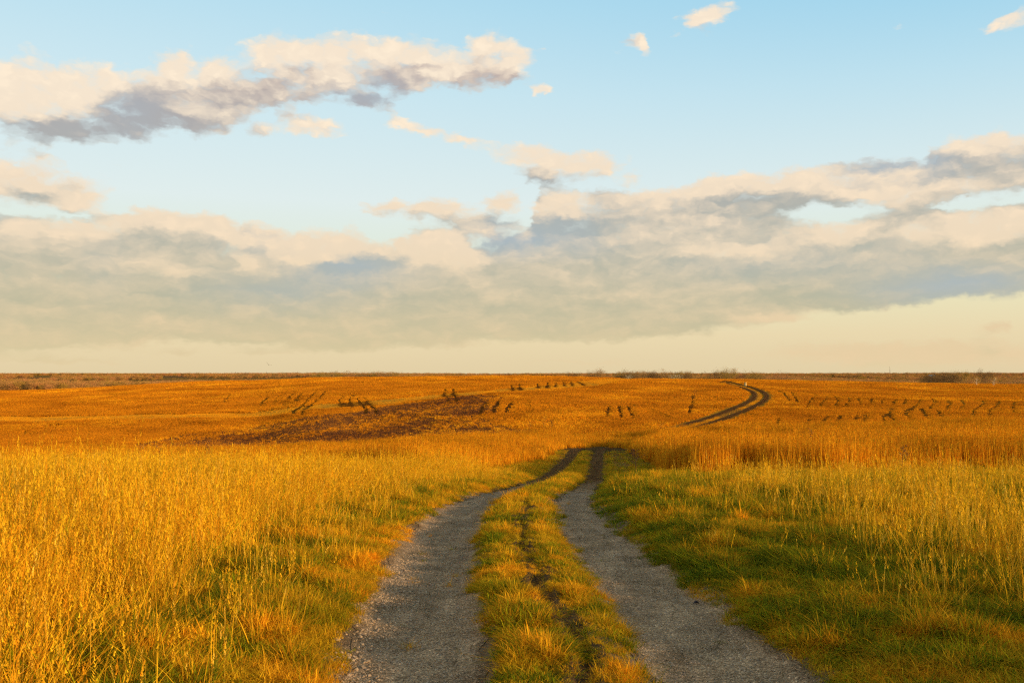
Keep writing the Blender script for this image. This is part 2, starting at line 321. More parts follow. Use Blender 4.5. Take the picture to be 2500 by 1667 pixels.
def polydist(x, y, poly):
    x = np.asarray(x, float); y = np.asarray(y, float); best = np.full(x.shape, 1e9)
    for a, b in zip(poly[:-1], poly[1:]):
        ab = b-a; L2 = (ab**2).sum()+1e-9
        t = np.clip(((x-a[0])*ab[0]+(y-a[1])*ab[1])/L2, 0, 1)
        best = np.minimum(best, np.hypot(x-(a[0]+t*ab[0]), y-(a[1]+t*ab[1])))
    return best
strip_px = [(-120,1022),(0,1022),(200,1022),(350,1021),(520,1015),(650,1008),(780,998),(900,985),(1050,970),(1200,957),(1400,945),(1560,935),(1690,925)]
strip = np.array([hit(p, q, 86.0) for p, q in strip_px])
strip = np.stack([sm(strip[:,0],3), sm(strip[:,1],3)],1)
shade_px = [(300,1100),(330,1085),(420,1068),(560,1050),(660,1038),(800,1013),(950,990),(1070,976),(1150,966),(1230,968),(1200,985),(1190,1002),(1180,1015),(1200,1032),(1280,1050),(1430,1068),(1430,1085),(1200,1095),(800,1102)]  # outline of the shadow lying in the hollow, painted as darker colour
shade_poly = np.array([hit(p, q, 84.0) for p, q in shade_px])
def inpoly(x, y, poly):
    x = np.asarray(x, float); y = np.asarray(y, float); c = np.zeros(x.shape, bool); n = len(poly)
    for i in range(n):
        x1, y1 = poly[i]; x2, y2 = poly[(i+1) % n]
        if y1 == y2: continue
        m = ((y1 > y) != (y2 > y)) & (x < (x2-x1)*(y-y1)/(y2-y1)+x1); c ^= m
    return c
# pressed wheel marks that wind through the far grass
marks_px = [
 [(1900,952),(1915,960),(1925,972)],[(1930,955),(1938,965),(1945,976)],[(1990,962),(1978,975),(1970,988)],[(2022,965),(2012,975),(2002,986)],
 [(2036,966),(2044,976),(2040,984)],[(2070,968),(2073,978),(2064,986)],[(2094,970),(2098,980)],[(2130,970),(2126,980)],[(2156,972),(2152,980)],
 [(2188,972),(2180,982)],[(2212,972),(2206,982)],[(2246,972),(2240,984),(2228,993)],[(2276,972),(2280,982),(2270,990)],[(2312,974),(2320,984),(2312,992)],
 [(2344,974),(2354,984),(2346,992)],[(2400,976),(2398,986),(2382,994),(2374,1008)],[(2440,976),(2436,988),(2420,996),(2416,1008)],[(2482,976),(2474,988),(2476,1000)],
 [(2050,1012),(2044,1024),(2046,1036)],[(2092,1010),(2088,1025),(2094,1044)],[(2112,1010),(2110,1026),(2116,1048)],[(2160,1006),(2156,1022),(2168,1044)],
 [(2176,994),(2170,1006),(2182,1022),(2196,1046)],[(2228,990),(2212,1004),(2222,1020),(2236,1030)],[(2250,994),(2262,1014),(2276,1026)],[(2290,1000),(2300,1014),(2320,1020)],
 [(2236,1028),(2248,1040),(2252,1046)],[(1975,1020),(1966,1032)],[(2018,1012),(2008,1028)],[(1900,1018),(1895,1034)],[(2420,1026),(2440,1040),(2470,1046)],
 [(770,953),(752,972),(735,990),(715,1000)],[(792,953),(775,972),(752,990),(735,1002)],[(835,965),(826,975),(832,984)],[(860,962),(850,972),(856,984)],[(868,970),(880,985),(890,998)],
 [(884,968),(900,985),(915,998)],[(652,968),(635,982)],[(712,960),(702,970)],[(735,958),(722,972)],[(560,962),(545,975)],
 [(1086,948),(1082,960),(1092,974)],[(1104,948),(1106,962),(1112,972)],[(1246,938),(1250,948)],[(1264,936),(1268,946)],[(1310,934),(1312,942)],[(1336,932),(1334,942)],[(1356,932),(1354,940)],
 [(1374,930),(1376,938)],[(1392,930),(1396,938)],[(1410,930),(1424,938)],[(1185,980),(1170,1000)],[(1216,976),(1204,996)],[(1250,978),(1236,994)],[(1690,962),(1688,985),(1680,1000)],
 [(1510,988),(1514,1008)],[(1530,990),(1542,1010)],[(1485,990),(1480,1006)]]
_q = random.Random(3)
for _i in range(0):
    _x = 830+_i*19.5+_q.uniform(-4, 4); _y = 922+_q.uniform(0, 10)+8*(_i % 3)/2; _l = _q.uniform(6, 12); _k = _q.uniform(-4, 4)
    marks_px.append([(_x, _y), (_x+_k, _y+_l*.5), (_x+_q.uniform(-3, 3), _y+_l)])
for _i in range(0):
    _x = 1900+_i*24+_q.uniform(-6, 6); _y = 992+_q.uniform(0, 22); _l = _q.uniform(10, 22); _k = _q.uniform(-6, 6)
    marks_px.append([(_x, _y), (_x+_k, _y+_l*.5), (_x+_q.uniform(-5, 5), _y+_l)])
marks = []
for m in marks_px:
    c_ = catmull([hit(p, q, 86.0, .22) for p, q in m], 3); dv = c_[-1]/np.linalg.norm(c_[-1]); marks.append(np.concatenate([c_, [c_[-1]-dv*7.0]]))
print('far road', [tuple(round(float(v), 1) for v in p) for p in far_pt][::3], 'strip', strip[::4].round(0).tolist())
# precompute far masks on a raster for speed (world grid 0.6 m)
mx = np.arange(-240, 240, 0.3); my = np.arange(78, 420, 0.6); MX, MY = np.meshgrid(mx, my)
mark_r = np.full(MX.shape, 1e9)
for m in marks:
    x0, x1, y0, y1 = m[:, 0].min()-3, m[:, 0].max()+3, m[:, 1].min()-3, m[:, 1].max()+3
    i0, i1 = np.searchsorted(mx, [x0, x1]); j0, j1 = np.searchsorted(my, [y0, y1])
    if i1 > i0 and j1 > j0: mark_r[j0:j1, i0:i1] = np.minimum(mark_r[j0:j1, i0:i1], polydist(MX[j0:j1, i0:i1], MY[j0:j1, i0:i1], m))
lane_r = polydist(MX, MY, lane_far); strip_r = polydist(MX, MY, strip)
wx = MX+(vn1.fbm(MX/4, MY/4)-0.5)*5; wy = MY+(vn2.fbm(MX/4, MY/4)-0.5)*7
shade_r = inpoly(wx, wy, shade_poly).astype(float)
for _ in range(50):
    shade_r = (shade_r+np.roll(shade_r, 1, 0)+np.roll(shade_r, -1, 0)+np.roll(shade_r, 1, 1)+np.roll(shade_r, -1, 1))/5
def rast(r, x, y, default):
    i = np.clip(((x-mx[0])/0.3), 0, len(mx)-1).astype(int); j = np.clip(((y-my[0])/0.6), 0, len(my)-1).astype(int)
    v = r[j, i]; inside = (x > mx[0]) & (x < mx[-1]) & (y > my[0]) & (y < my[-1])
    return np.where(inside, v, default)

# ------------------------------------------------------------------ materials
def newmat(name):
    m = bpy.data.materials.new(name); m.use_nodes = True; t = NT(m.node_tree); t.n.clear()
    o = t.node('ShaderNodeOutputMaterial'); return m, t, o
def principled(t, o, col, rough=0.9, bump=None, bstr=0.5, bdist=0.02):
    b = t.node('ShaderNodeBsdfPrincipled'); t.put(b.inputs['Base Color'], (*col, 1) if isinstance(col, tuple) else col)
    t.put(b.inputs['Roughness'], rough); b.inputs['Specular IOR Level'].default_value = 0.0 if rough > 0.9 else 0.2
    if bump is not None:
        bn = t.node('ShaderNodeBump'); bn.inputs['Strength'].default_value = bstr; bn.inputs['Distance'].default_value = bdist
        t.put(bn.inputs['Height'], bump); t.l.new(bn.outputs[0], b.inputs['Normal'])
    t.l.new(b.outputs[0], o.inputs[0]); return b
def grass_mat(name, tints, nscale=0.5, trans=0.3):
    m, t, o = newmat(name)
    a = t.node('ShaderNodeAttribute', attribute_name='col'); geo = t.node('ShaderNodeNewGeometry')
    nz = t.noise(geo.outputs['Position'], nscale, 4, 0.65)
    tint = t.ramp(nz, [(0.34, tints[0]), (0.52, tints[1]), (0.68, tints[2])])
    c = t.mix(1.0, a.outputs['Color'], tint, 'MULTIPLY')
    d = t.node('ShaderNodeBsdfDiffuse'); t.put(d.inputs[0], c)
    tr = t.node('ShaderNodeBsdfTranslucent'); t.put(tr.inputs[0], c)
    mx_ = t.node('ShaderNodeMixShader'); mx_.inputs[0].default_value = trans
    t.l.new(d.outputs[0], mx_.inputs[1]); t.l.new(tr.outputs[0], mx_.inputs[2]); t.l.new(mx_.outputs[0], o.inputs[0])
    return m
def solid(name, col, rough=0.85, vary=0.25, scale=6):
    m, t, o = newmat(name); geo = t.node('ShaderNodeNewGeometry'); n = t.noise(geo.outputs['Position'], scale, 4)
    c = t.ramp(n, [(0.3, tuple(v*(1-vary) for v in col)), (0.7, tuple(min(1, v*(1+vary)) for v in col))])
    principled(t, o, c, rough); return m
# ground: soil and thatch, vegetation colour by patch, painted shade in the hollow
m_ground, t, o = newmat('ground_soil')
a = t.node('ShaderNodeAttribute', attribute_name='col'); geo = t.node('ShaderNodeNewGeometry'); pos = geo.outputs['Position']
n1 = t.noise(pos, 3.0, 6, 0.65); n2 = t.noise(pos, 45, 4, 0.7); n3 = t.noise(pos, 0.25, 6, 0.7)
f = t.math('MULTIPLY', t.smooth(n1, 0.25, 0.75, 0.6, 1.35), t.math('MULTIPLY', t.smooth(n2, 0.25, 0.75, 0.6, 1.35), t.smooth(n3, 0.3, 0.7, 0.8, 1.2)))
c = t.vmath('MULTIPLY', a.outputs['Color'], f)
bh = t.math('ADD', n2, t.math('MULTIPLY', n1, 2))
principled(t, o, c, 0.95, bh, 0.6, 0.03)
# gravel of the wheel tracks
m_track, t, o = newmat('track_gravel')
a = t.node('ShaderNodeAttribute', attribute_name='col'); geo = t.node('ShaderNodeNewGeometry'); pos = geo.outputs['Position']
v = t.node('ShaderNodeTexVoronoi'); t.put(v.inputs['Vector'], pos); v.inputs['Scale'].default_value = 105
v2 = t.node('ShaderNodeTexVoronoi'); t.put(v2.inputs['Vector'], pos); v2.inputs['Scale'].default_value = 28
sp = t.node('ShaderNodeSeparateColor'); t.l.new(v.outputs['Color'], sp.inputs[0])
speck = t.ramp(sp.outputs[0], [(0.0, (.40,.37,.35)), (0.45, (.82,.80,.78)), (0.8, (1.15,1.1,1.0)), (0.93, (1.5,1.42,1.3)), (1.0, (2.3,2.2,2.1))])
big = t.noise(pos, 2.2, 5, 0.6)
c = t.vmath('MULTIPLY', a.outputs['Color'], speck)
c = t.vmath('MULTIPLY', c, t.smooth(big, 0.3, 0.7, 0.70, 1.22))
longn = t.noise(t.vmath('MULTIPLY', pos, (5.0, 0.7, 1.0)), 1.6, 4, 0.6)
c = t.vmath('MULTIPLY', c, t.smooth(longn, 0.3, 0.7, 0.80, 1.15))
dirt = t.smooth(t.noise(pos, 7, 4, 0.7), 0.56, 0.70)
c = t.mix(t.math('MULTIPLY', dirt, 0.55), c, (.13,.085,.05))
hh = t.math('SUBTRACT', t.noise(pos, 60, 3, 0.6), t.math('ADD', v.outputs['Distance'], t.math('MULTIPLY', v2.outputs['Distance'], 0.7)))
principled(t, o, c, 0.92, hh, 0.9, 0.012)

m_short = grass_mat('short_grass_blades', [(.62,.80,.75), (.92,.92,.9), (1.35,1.12,.9)], 1.1, 0.3)
m_yellow = grass_mat('yellow_grass_blades', [(.72,.74,.8), (1.0,1.0,1.0), (1.12,1.12,1.0)], 0.7, 0.3)
m_prairie = grass_mat('prairie_grass_blades', [(.72,.66,.7), (1.0,.96,.9), (1.15,1.12,1.0)], 0.22, 0.25)
m_field = grass_mat('field_grass_blades', [(.70,.60,.7), (1.0,.94,.95), (1.18,1.14,1.0)], 0.07, 0.2)

# ------------------------------------------------------------------ mesh helpers
def mesh_obj(name, verts, faces, mat=None, cols=None, parent=None, smooth=False, loc=None):
    me = bpy.data.meshes.new(name); verts = np.asarray(verts, np.float32)
    faces = np.asarray(faces) if not isinstance(faces, list) else faces
    if isinstance(faces, np.ndarray):
        k = faces.shape[1]; me.vertices.add(len(verts)); me.vertices.foreach_set('co', verts.ravel())
        me.loops.add(faces.size); me.loops.foreach_set('vertex_index', faces.ravel().astype(np.int32))
        me.polygons.add(len(faces)); me.polygons.foreach_set('loop_start', np.arange(0, faces.size, k, dtype=np.int32))
        try: me.polygons.foreach_set('loop_total', np.full(len(faces), k, np.int32))
        except Exception: pass
        me.update(calc_edges=True)
    else:
        me.from_pydata([tuple(map(float, q)) for q in verts], [], faces); me.update()
    if cols is not None:
        at_ = me.color_attributes.new('col', 'FLOAT_COLOR', 'POINT')
        at_.data.foreach_set('color', np.concatenate([cols, np.ones((len(cols), 1))], 1).astype(np.float32).ravel())
    if smooth: me.polygons.foreach_set('use_smooth', np.ones(len(me.polygons), bool))
    if mat: me.materials.append(mat)
    ob = bpy.data.objects.new(name, me)
    if parent is not False: sc.collection.objects.link(ob)
    if parent: ob.parent = parent
    if loc is not None: ob.location = loc
    return ob
def tag(o, label=None, cat=None, group=None, kind=None):
    if label: o['label'] = label
    if cat: o['category'] = cat
    if group: o['group'] = group
    if kind: o['kind'] = kind
    return o
def empty(name, loc, label, cat, group=None):
    e = bpy.data.objects.new(name, None); sc.collection.objects.link(e); e.location = loc; e.empty_display_size = 0.2
    return tag(e, label, cat, group)
# ------------------------------------------------------------------ ground
nx, ny = len(xs), len(ys)
V = np.stack([GX.ravel(), GY.ravel(), GZ.ravel()], 1)
ii, jj = np.meshgrid(np.arange(nx-1), np.arange(ny-1)); b0 = (jj*nx+ii).ravel()
FQ = np.stack([b0, b0+1, b0+nx+1, b0+nx], 1)
X, Y = GX.ravel(), GY.ravel()
def lerp(a, b, f): return a+(b-a)*f[:, None]
C = np.tile(np.array([[.060,.045,.012]]), (len(X), 1))           # near: dark thatch and green
C = lerp(C, np.array([.16,.075,.018]), sstep(26, 32, Y))
C = lerp(C, np.array([.46,.20,.014]), sstep(82, 95, Y))
pn = vn2.fbm(X/18, Y/26); C = lerp(C, np.array([.32,.13,.011]), sstep(.45, .62, pn)*sstep(85, 95, Y))
lane = np.where(Y < 76, np.abs(X-(xL(Y)+xR(Y))/2), rast(lane_r, X, Y, 99))
C = lerp(C, np.array([.19,.095,.024]), (1-sstep(2.4, 4.6, lane+(vn1.fbm(X, Y)-.5)*1.5))*sstep(20, 28, Y)*(1-sstep(74, 84, Y)))
C = lerp(C, np.array([.10,.055,.022]), (1-sstep(2.2, 5.0, lane+(vn1.fbm(X, Y)-.5)))*sstep(56, 62, Y)*(1-sstep(78, 84, Y)))
C = lerp(C, np.array([.20,.13,.075]), (1-sstep(.50, .75, np.minimum(np.abs(X-xL(Y)), np.abs(X-xR(Y)))))*(1-sstep(18, 24, Y)))
C = lerp(C, np.array([.115,.062,.028]), (1-sstep(.08, .18, np.abs(X-crack_x(Y))))*(1-sstep(16, 20, Y))*sstep(3,4,Y))
C = lerp(C, np.array([.24,.105,.018]), (1-sstep(1.6, 2.3, lane))*sstep(84, 90, Y)*(1-sstep(330, 350, Y)))
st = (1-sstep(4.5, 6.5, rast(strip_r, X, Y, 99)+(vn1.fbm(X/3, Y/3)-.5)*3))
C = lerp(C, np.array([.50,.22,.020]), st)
C = lerp(C, np.array([.105,.048,.022]), np.minimum(1, 1.3*rast(shade_r, X, Y, 0)))  # shadow over the hollow painted into the ground colour
C = lerp(C, np.array([.11,.037,.006]), (1-sstep(.5, 1.2, rast(mark_r, X, Y, 99))))
C = lerp(C, np.array([.24,.125,.030]), sstep(380, 600, np.hypot(X, Y)))
fieldn = vn4.fbm(X/160, Y/420); C = lerp(C, np.array([.16,.085,.035]), sstep(.5, .55, fieldn)*sstep(500, 900, Y))
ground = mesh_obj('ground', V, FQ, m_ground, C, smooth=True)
tag(ground, 'rolling prairie ground running out to wooded hills', None, None, 'structure')
# ------------------------------------------------------------------ wheel tracks
def ribbon(name, side, label):
    pts = []
    yv = []
    y = -4.0
    while y < 74: yv.append(y); y += 0.07 if y < 26 else 0.4
    fx = xL if side < 0 else xR
    near = np.stack([fx(np.array(yv)), np.array(yv)], 1)
    lf_ = lane_far; tg = np.gradient(lf_, axis=0); tg /= np.linalg.norm(tg, axis=1)[:, None]
    nrm = np.stack([tg[:, 1], -tg[:, 0]], 1)
    off = np.interp(lf_[:, 1], [74, 90, 130], [(xR(74.)-xL(74.))/2, 0.95, 1.1])
    farp = lf_+nrm*(side*off)[:, None]; farp = farp[3:]
    c = np.concatenate([near, farp]); tg = np.gradient(c, axis=0); tg /= np.linalg.norm(tg, axis=1)[:, None]
    nrm = np.stack([tg[:, 1], -tg[:, 0]], 1); yv = c[:, 1]
    hw = np.interp(yv, [0, 5, 10, 14, 17, 22, 28, 55, 90, 110, 330], [.40,.38,.42,.38,.33,.27,.27,.33,.34,.42,.42]) if side < 0 else \
         np.interp(yv, [0, 5, 8, 11, 14, 17, 22, 28, 55, 90, 110, 330], [.40,.40,.42,.36,.27,.25,.24,.27,.33,.36,.44,.44])
    hw = hw+.10*(1-sstep(14, 18, yv)); K = 25; s = np.linspace(-1, 1, K); VV = []; CC = []
    for k, sv in enumerate(s):
        jl = (vn1.fbm(yv*2.2+side*31, yv*0+3.1)-.5)*.34; jr = (vn2.fbm(yv*2.0+side*11, yv*0+7.7)-.5)*.30
        e = np.where(sv < 0, hw+jl, hw+jr); p = c+nrm*(sv*e)[:, None]
        z = gz(p[:, 0], p[:, 1])+0.005+np.maximum(yv-25, 0)*0.0005
        VV.append(np.concatenate([p, z[:, None]], 1))
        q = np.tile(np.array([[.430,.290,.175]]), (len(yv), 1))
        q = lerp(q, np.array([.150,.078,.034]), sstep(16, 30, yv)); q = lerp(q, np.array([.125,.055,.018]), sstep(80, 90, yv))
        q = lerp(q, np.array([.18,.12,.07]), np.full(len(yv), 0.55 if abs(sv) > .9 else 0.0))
        CC.append(q)
    VV = np.stack(VV, 1).reshape(-1, 3); CC = np.stack(CC, 1).reshape(-1, 3); n = len(yv)
    a_, b_ = np.meshgrid(np.arange(K-1), np.arange(n-1)); b0 = (b_*K+a_).ravel()
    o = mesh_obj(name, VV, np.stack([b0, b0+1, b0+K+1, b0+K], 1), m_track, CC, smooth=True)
    tag(o, label, None, None, 'structure')
ribbon('dirt_track', -1, 'left gravel wheel track of the farm lane')
ribbon('dirt_track', 1, 'right gravel wheel track of the farm lane')

# ------------------------------------------------------------------ blades
def blades(n, radius, h, width, lean, seg, cols, cw, r, droop=0.25, bias=(0, 0), heads=0.0, rootdark=None, flat=0.0, z0=0.0):
    """n curved tapering blades; returns verts, tris, colours"""
    V_, F_, C_ = [], [], []
    cols = np.array(cols); cw = np.array(cw, float); cw /= cw.sum()
    for i in range(n):
        rr = radius*math.sqrt(r.random()); th = r.random()*6.283; bx, by = rr*math.cos(th), rr*math.sin(th)
        hh = h[0]+(h[1]-h[0])*r.random()**1.2
        ld = r.random()*6.283; la = abs(r.normal())*lean; dx, dy = math.cos(ld)*la+bias[0], math.sin(ld)*la+bias[1]
        fa = r.random()*3.1416; wx_, wy_ = math.cos(fa), math.sin(fa); wd = width*(0.6+0.8*r.random())
        c = cols[r.choice(len(cols), p=cw)]*(0.8+0.4*r.random()); dr = droop*r.random()
        base = len(V_)
        for k in range(seg+1):
            s = k/seg; out = s+dr*s*s*2.0
            z = z0+hh*(s-dr*s*s*0.9)*(1-flat); x = bx+dx*hh*out; y = by+dy*hh*out
            if k < seg:
                ww = wd*(1-s*0.75)/2
                V_ += [(x-wx_*ww, y-wy_*ww, z), (x+wx_*ww, y+wy_*ww, z)]; C_ += [c, c]
            else: V_.append((x, y, z)); C_.append(c)
        for k in range(seg-1):
            a_ = base+2*k; F_ += [(a_, a_+1, a_+3), (a_, a_+3, a_+2)]
        a_ = base+2*(seg-1); F_.append((a_, a_+1, a_+2))
        if heads and r.random() < heads:
            tip = V_[base+2*seg]; L = 0.12+0.08*r.random(); nb = 9
            dirv = np.array([dx*0.6, dy*0.6, 1.0]); dirv /= np.linalg.norm(dirv)
            for q in range(nb):
                f_ = q/nb; p = np.array(tip)-dirv*L*0.5+dirv*L*f_; aa = r.random()*6.283; e = width*1.5*(1-f_*0.6)+0.004
                p2 = p+np.array([math.cos(aa)*e*1.6, math.sin(aa)*e*1.6, 0.028]); sd_ = np.array([-math.sin(aa), math.cos(aa), 0.2])*e*0.6
                b2 = len(V_); V_ += [tuple(p-sd_*.3), tuple(p+sd_), tuple(p2)]; C_ += [c]*3; F_.append((b2, b2+1, b2+2))
    return np.array(V_), np.array(F_), np.clip(np.array(C_), 0, 1)
def proto(coll, name, parts, mat):
    V_, F_, C_ = [], [], []; off = 0
    for v, f_, c in parts: V_.append(v); F_.append(f_+off); C_.append(c); off += len(v)
    o = mesh_obj(name, np.concatenate(V_), np.concatenate(F_), mat, np.concatenate(C_), parent=False)
    coll.objects.link(o); return o
def scatter(name, coll, pts, rot, scale, idx, label):
    me = bpy.data.meshes.new(name); me.vertices.add(len(pts)); me.vertices.foreach_set('co', np.asarray(pts, np.float32).ravel())
    a_ = me.attributes.new('rot', 'FLOAT_VECTOR', 'POINT'); a_.data.foreach_set('vector', np.asarray(rot, np.float32).ravel())
    a_ = me.attributes.new('scl', 'FLOAT_VECTOR', 'POINT'); a_.data.foreach_set('vector', np.asarray(scale, np.float32).ravel())
    a_ = me.attributes.new('idx', 'INT', 'POINT'); a_.data.foreach_set('value', np.asarray(idx, np.int32))
    ob = bpy.data.objects.new(name, me); sc.collection.objects.link(ob)
    ng = bpy.data.node_groups.new(name+'_scatter', 'GeometryNodeTree')
    ng.interface.new_socket('Geometry', in_out='INPUT', socket_type='NodeSocketGeometry'); ng.interface.new_socket('Geometry', in_out='OUTPUT', socket_type='NodeSocketGeometry')
    q = NT(ng); gi_ = q.node('NodeGroupInput'); go_ = q.node('NodeGroupOutput')
    ci = q.node('GeometryNodeCollectionInfo'); ci.inputs[0].default_value = coll; ci.inputs[1].default_value = True; ci.inputs[2].default_value = True
    ip = q.node('GeometryNodeInstanceOnPoints'); mp = q.node('GeometryNodeMeshToPoints')
    q.l.new(gi_.outputs[0], mp.inputs[0]); q.l.new(mp.outputs[0], ip.inputs['Points']); q.l.new(ci.outputs[0], ip.inputs['Instance'])
    ip.inputs['Pick Instance'].default_value = True
    def attr(nm, ty):
        n_ = q.node('GeometryNodeInputNamedAttribute', data_type=ty); n_.inputs[0].default_value = nm; return n_.outputs[0]
    er = q.node('FunctionNodeEulerToRotation'); q.l.new(attr('rot', 'FLOAT_VECTOR'), er.inputs[0]); q.l.new(er.outputs[0], ip.inputs['Rotation'])
    q.l.new(attr('scl', 'FLOAT_VECTOR'), ip.inputs['Scale']); q.l.new(attr('idx', 'INT'), ip.inputs['Instance Index'])
    q.l.new(ip.outputs[0], go_.inputs[0])
    md = ob.modifiers.new('scatter', 'NODES'); md.node_group = ng
    tag(ob, label, None, None, 'stuff'); print(name, len(pts)); return ob
def rnd_pts(n, ymin, ymax, margin=0.0, spread=0.60, xmax=None, xmin=None, power=1.0):
    """random points inside the widening view wedge, denser close by"""
    y = ymin+(ymax-ymin)*rng.random(n)**power; hw = spread*y+margin
    x = (rng.random(n)*2-1)*hw
    if xmax is not None: x = np.minimum(x, xmax)
    return x, y
GREEN = [.160,.165,.012]; LGREEN = [.36,.33,.010]; STRAW = [.66,.31,.014]; GOLD = [.90,.49,.018]; ORNG = [.74,.29,.010]; RUST = [.42,.15,.012]; PALE = [.85,.50,.05]
# --- short grass of the verges and the crown
cs = bpy.data.collections.new('short_grass_source')
r = np.random.default_rng(11)
mixes = [([GREEN, LGREEN, STRAW], [6, 3, 1]), ([GREEN, LGREEN, STRAW], [4, 3, 3]), ([LGREEN, STRAW, GREEN], [3, 5, 2]), ([STRAW, [.72,.38,.018], LGREEN], [6, 3, 2]), ([GOLD, STRAW, [.72,.38,.018]], [4, 5, 2])]
for i, (cl, wt) in enumerate(mixes):
    for v in range(4):
        hh_ = (.04, .10) if v < 2 else ((.02, .06) if v == 2 else (.07, .17))
        p = [blades(34, .055, hh_, .0062, .65, 3, cl, wt, r, .9), blades(26, .12, (.015, .05), .006, 1.1, 2, cl, wt, r, .6)]
        proto(cs, 's%02d' % (i*4+v), p, m_short)
def zone_short(n, ymin, ymax, power, hscale=1.0, spread=.64):
    x, y = rnd_pts(n, ymin, ymax, 0.9, spread, power=power)
    dl = x-xL(y); dr = x-xR(y)
    hwL = np.interp(y, [5, 10, 17, 25, 60], [.42,.46,.40,.33,.36]); hwR = np.interp(y, [5, 8, 11, 15, 22, 60], [.42,.42,.36,.30,.30,.36])
    jit = (vn3.fbm(x*2.5, y*2.5)-.5)*.42
    ok = (np.abs(dl) > hwL+jit+.03) & (np.abs(dr) > hwR+jit+.03)
    gone = (np.abs(x-crack_x(y)+(vn1.fbm(y*6,y*0)-.5)*.10) < 0.065+.16*(vn2.fbm(y*2,y*0+4)-.5)) & (y < 18) & (rng.random(n) < .9)
    ok &= ~gone
    ok |= (rng.random(n) < 0.004)
    bare = (vn2.fbm(x*1.6+40, y*1.6) > .68) & (rng.random(n) < .5); ok &= ~bare
    x, y, dl, dr = x[ok], y[ok], dl[ok], dr[ok]; m = len(x)
    t_ = (vn1.fbm(x*.9, y*.7, 2)-.5)*.9+(vn3.fbm(x*5, y*4, 2)-.5)*1.5+.46+(rng.random(m)-.5)*.35       # dryness 0..1
    t_ += .18*(np.abs(x-(xL(y)+xR(y))/2) < .8)+np.where(dl < 0, .15*(1-sstep(.4, 2.0, -dl)), 0)-.19*(dr > .2)*(1-sstep(2.0, 5, dr))
    t_ += np.where((dl < 0) & (y > 9), .10, 0)-np.where((dl < -1.0) & (y < 8), .22, 0)+.04*(dl < 0)+.1*sstep(17,24,y)
    g_ = np.clip((t_*5).astype(int), 0, 4); tall_ = vn2.fbm(x*3.1+8, y*3.1, 2); idx = g_*4+np.where(tall_ > .60, 3, np.where(tall_ < .42, 2, rng.integers(0, 2, m)))
    s = (.65+.6*rng.random(m))*hscale
    edge = np.minimum(np.abs(dl), np.abs(dr)); s *= .55+.45*sstep(.35, .8, edge); s *= 1-.45*(np.abs(x-crack_x(y)) < .2)*(y < 16)
    rise = np.where((dr > .5), .35*sstep(.5, 2.0, dr), 0)+np.where(dl < -.5, .35*sstep(.5, 2.0, -dl), 0)
    z = gz(x, y)-0.008
    sc3 = np.stack([s, s, s*(1+rise+.35*(vn4.fbm(x*1.2, y*1.2)-.5))], 1)
    rot = np.stack([(rng.random(m)-.5)*.3, (rng.random(m)-.5)*.3, rng.random(m)*6.28], 1)
    return np.stack([x, y, z], 1), rot, sc3, idx
za = zone_short(60000, 3.2, 12, .85); zb = zone_short(70000, 12, 30, .85, 1.35)
x_, y_ = rng.random(9000)*9-4, rng.random(9000)*8-5
extra = (np.stack([x_, y_, gz(x_, y_)], 1), np.stack([x_*0, x_*0, rng.random(9000)*6.28], 1), np.ones((9000, 3)), rng.integers(0, 20, 9000))
k_ = (np.abs(x_-xL(y_)) > .45) & (np.abs(x_-xR(y_)) > .45); extra = tuple(e[k_] for e in extra)
zc = zone_short(16000, 28, 74, 1.0, 2.2, .2)
zd_ = zc[0][:, 0]-(xL(zc[0][:, 1])+xR(zc[0][:, 1]))/2
kc = (zd_ > -4.2) & (zd_ < 1.7+(rng.random(len(zd_)) < .25)*2.5) & (zc[0][:, 1] < 60+rng.random(len(zd_))*5)
zc = (zc[0][kc], zc[1][kc], zc[2][kc]*np.array([1, 1, .6]), np.clip(zc[3][kc], 8, 19))
cat4 = lambda *zs: tuple(np.concatenate([z[i] for z in zs]) for i in range(4))
scatter('short_grass', cs, *cat4(za, zb, extra, zc), 'short green and straw grass on the verges and between the wheel tracks')

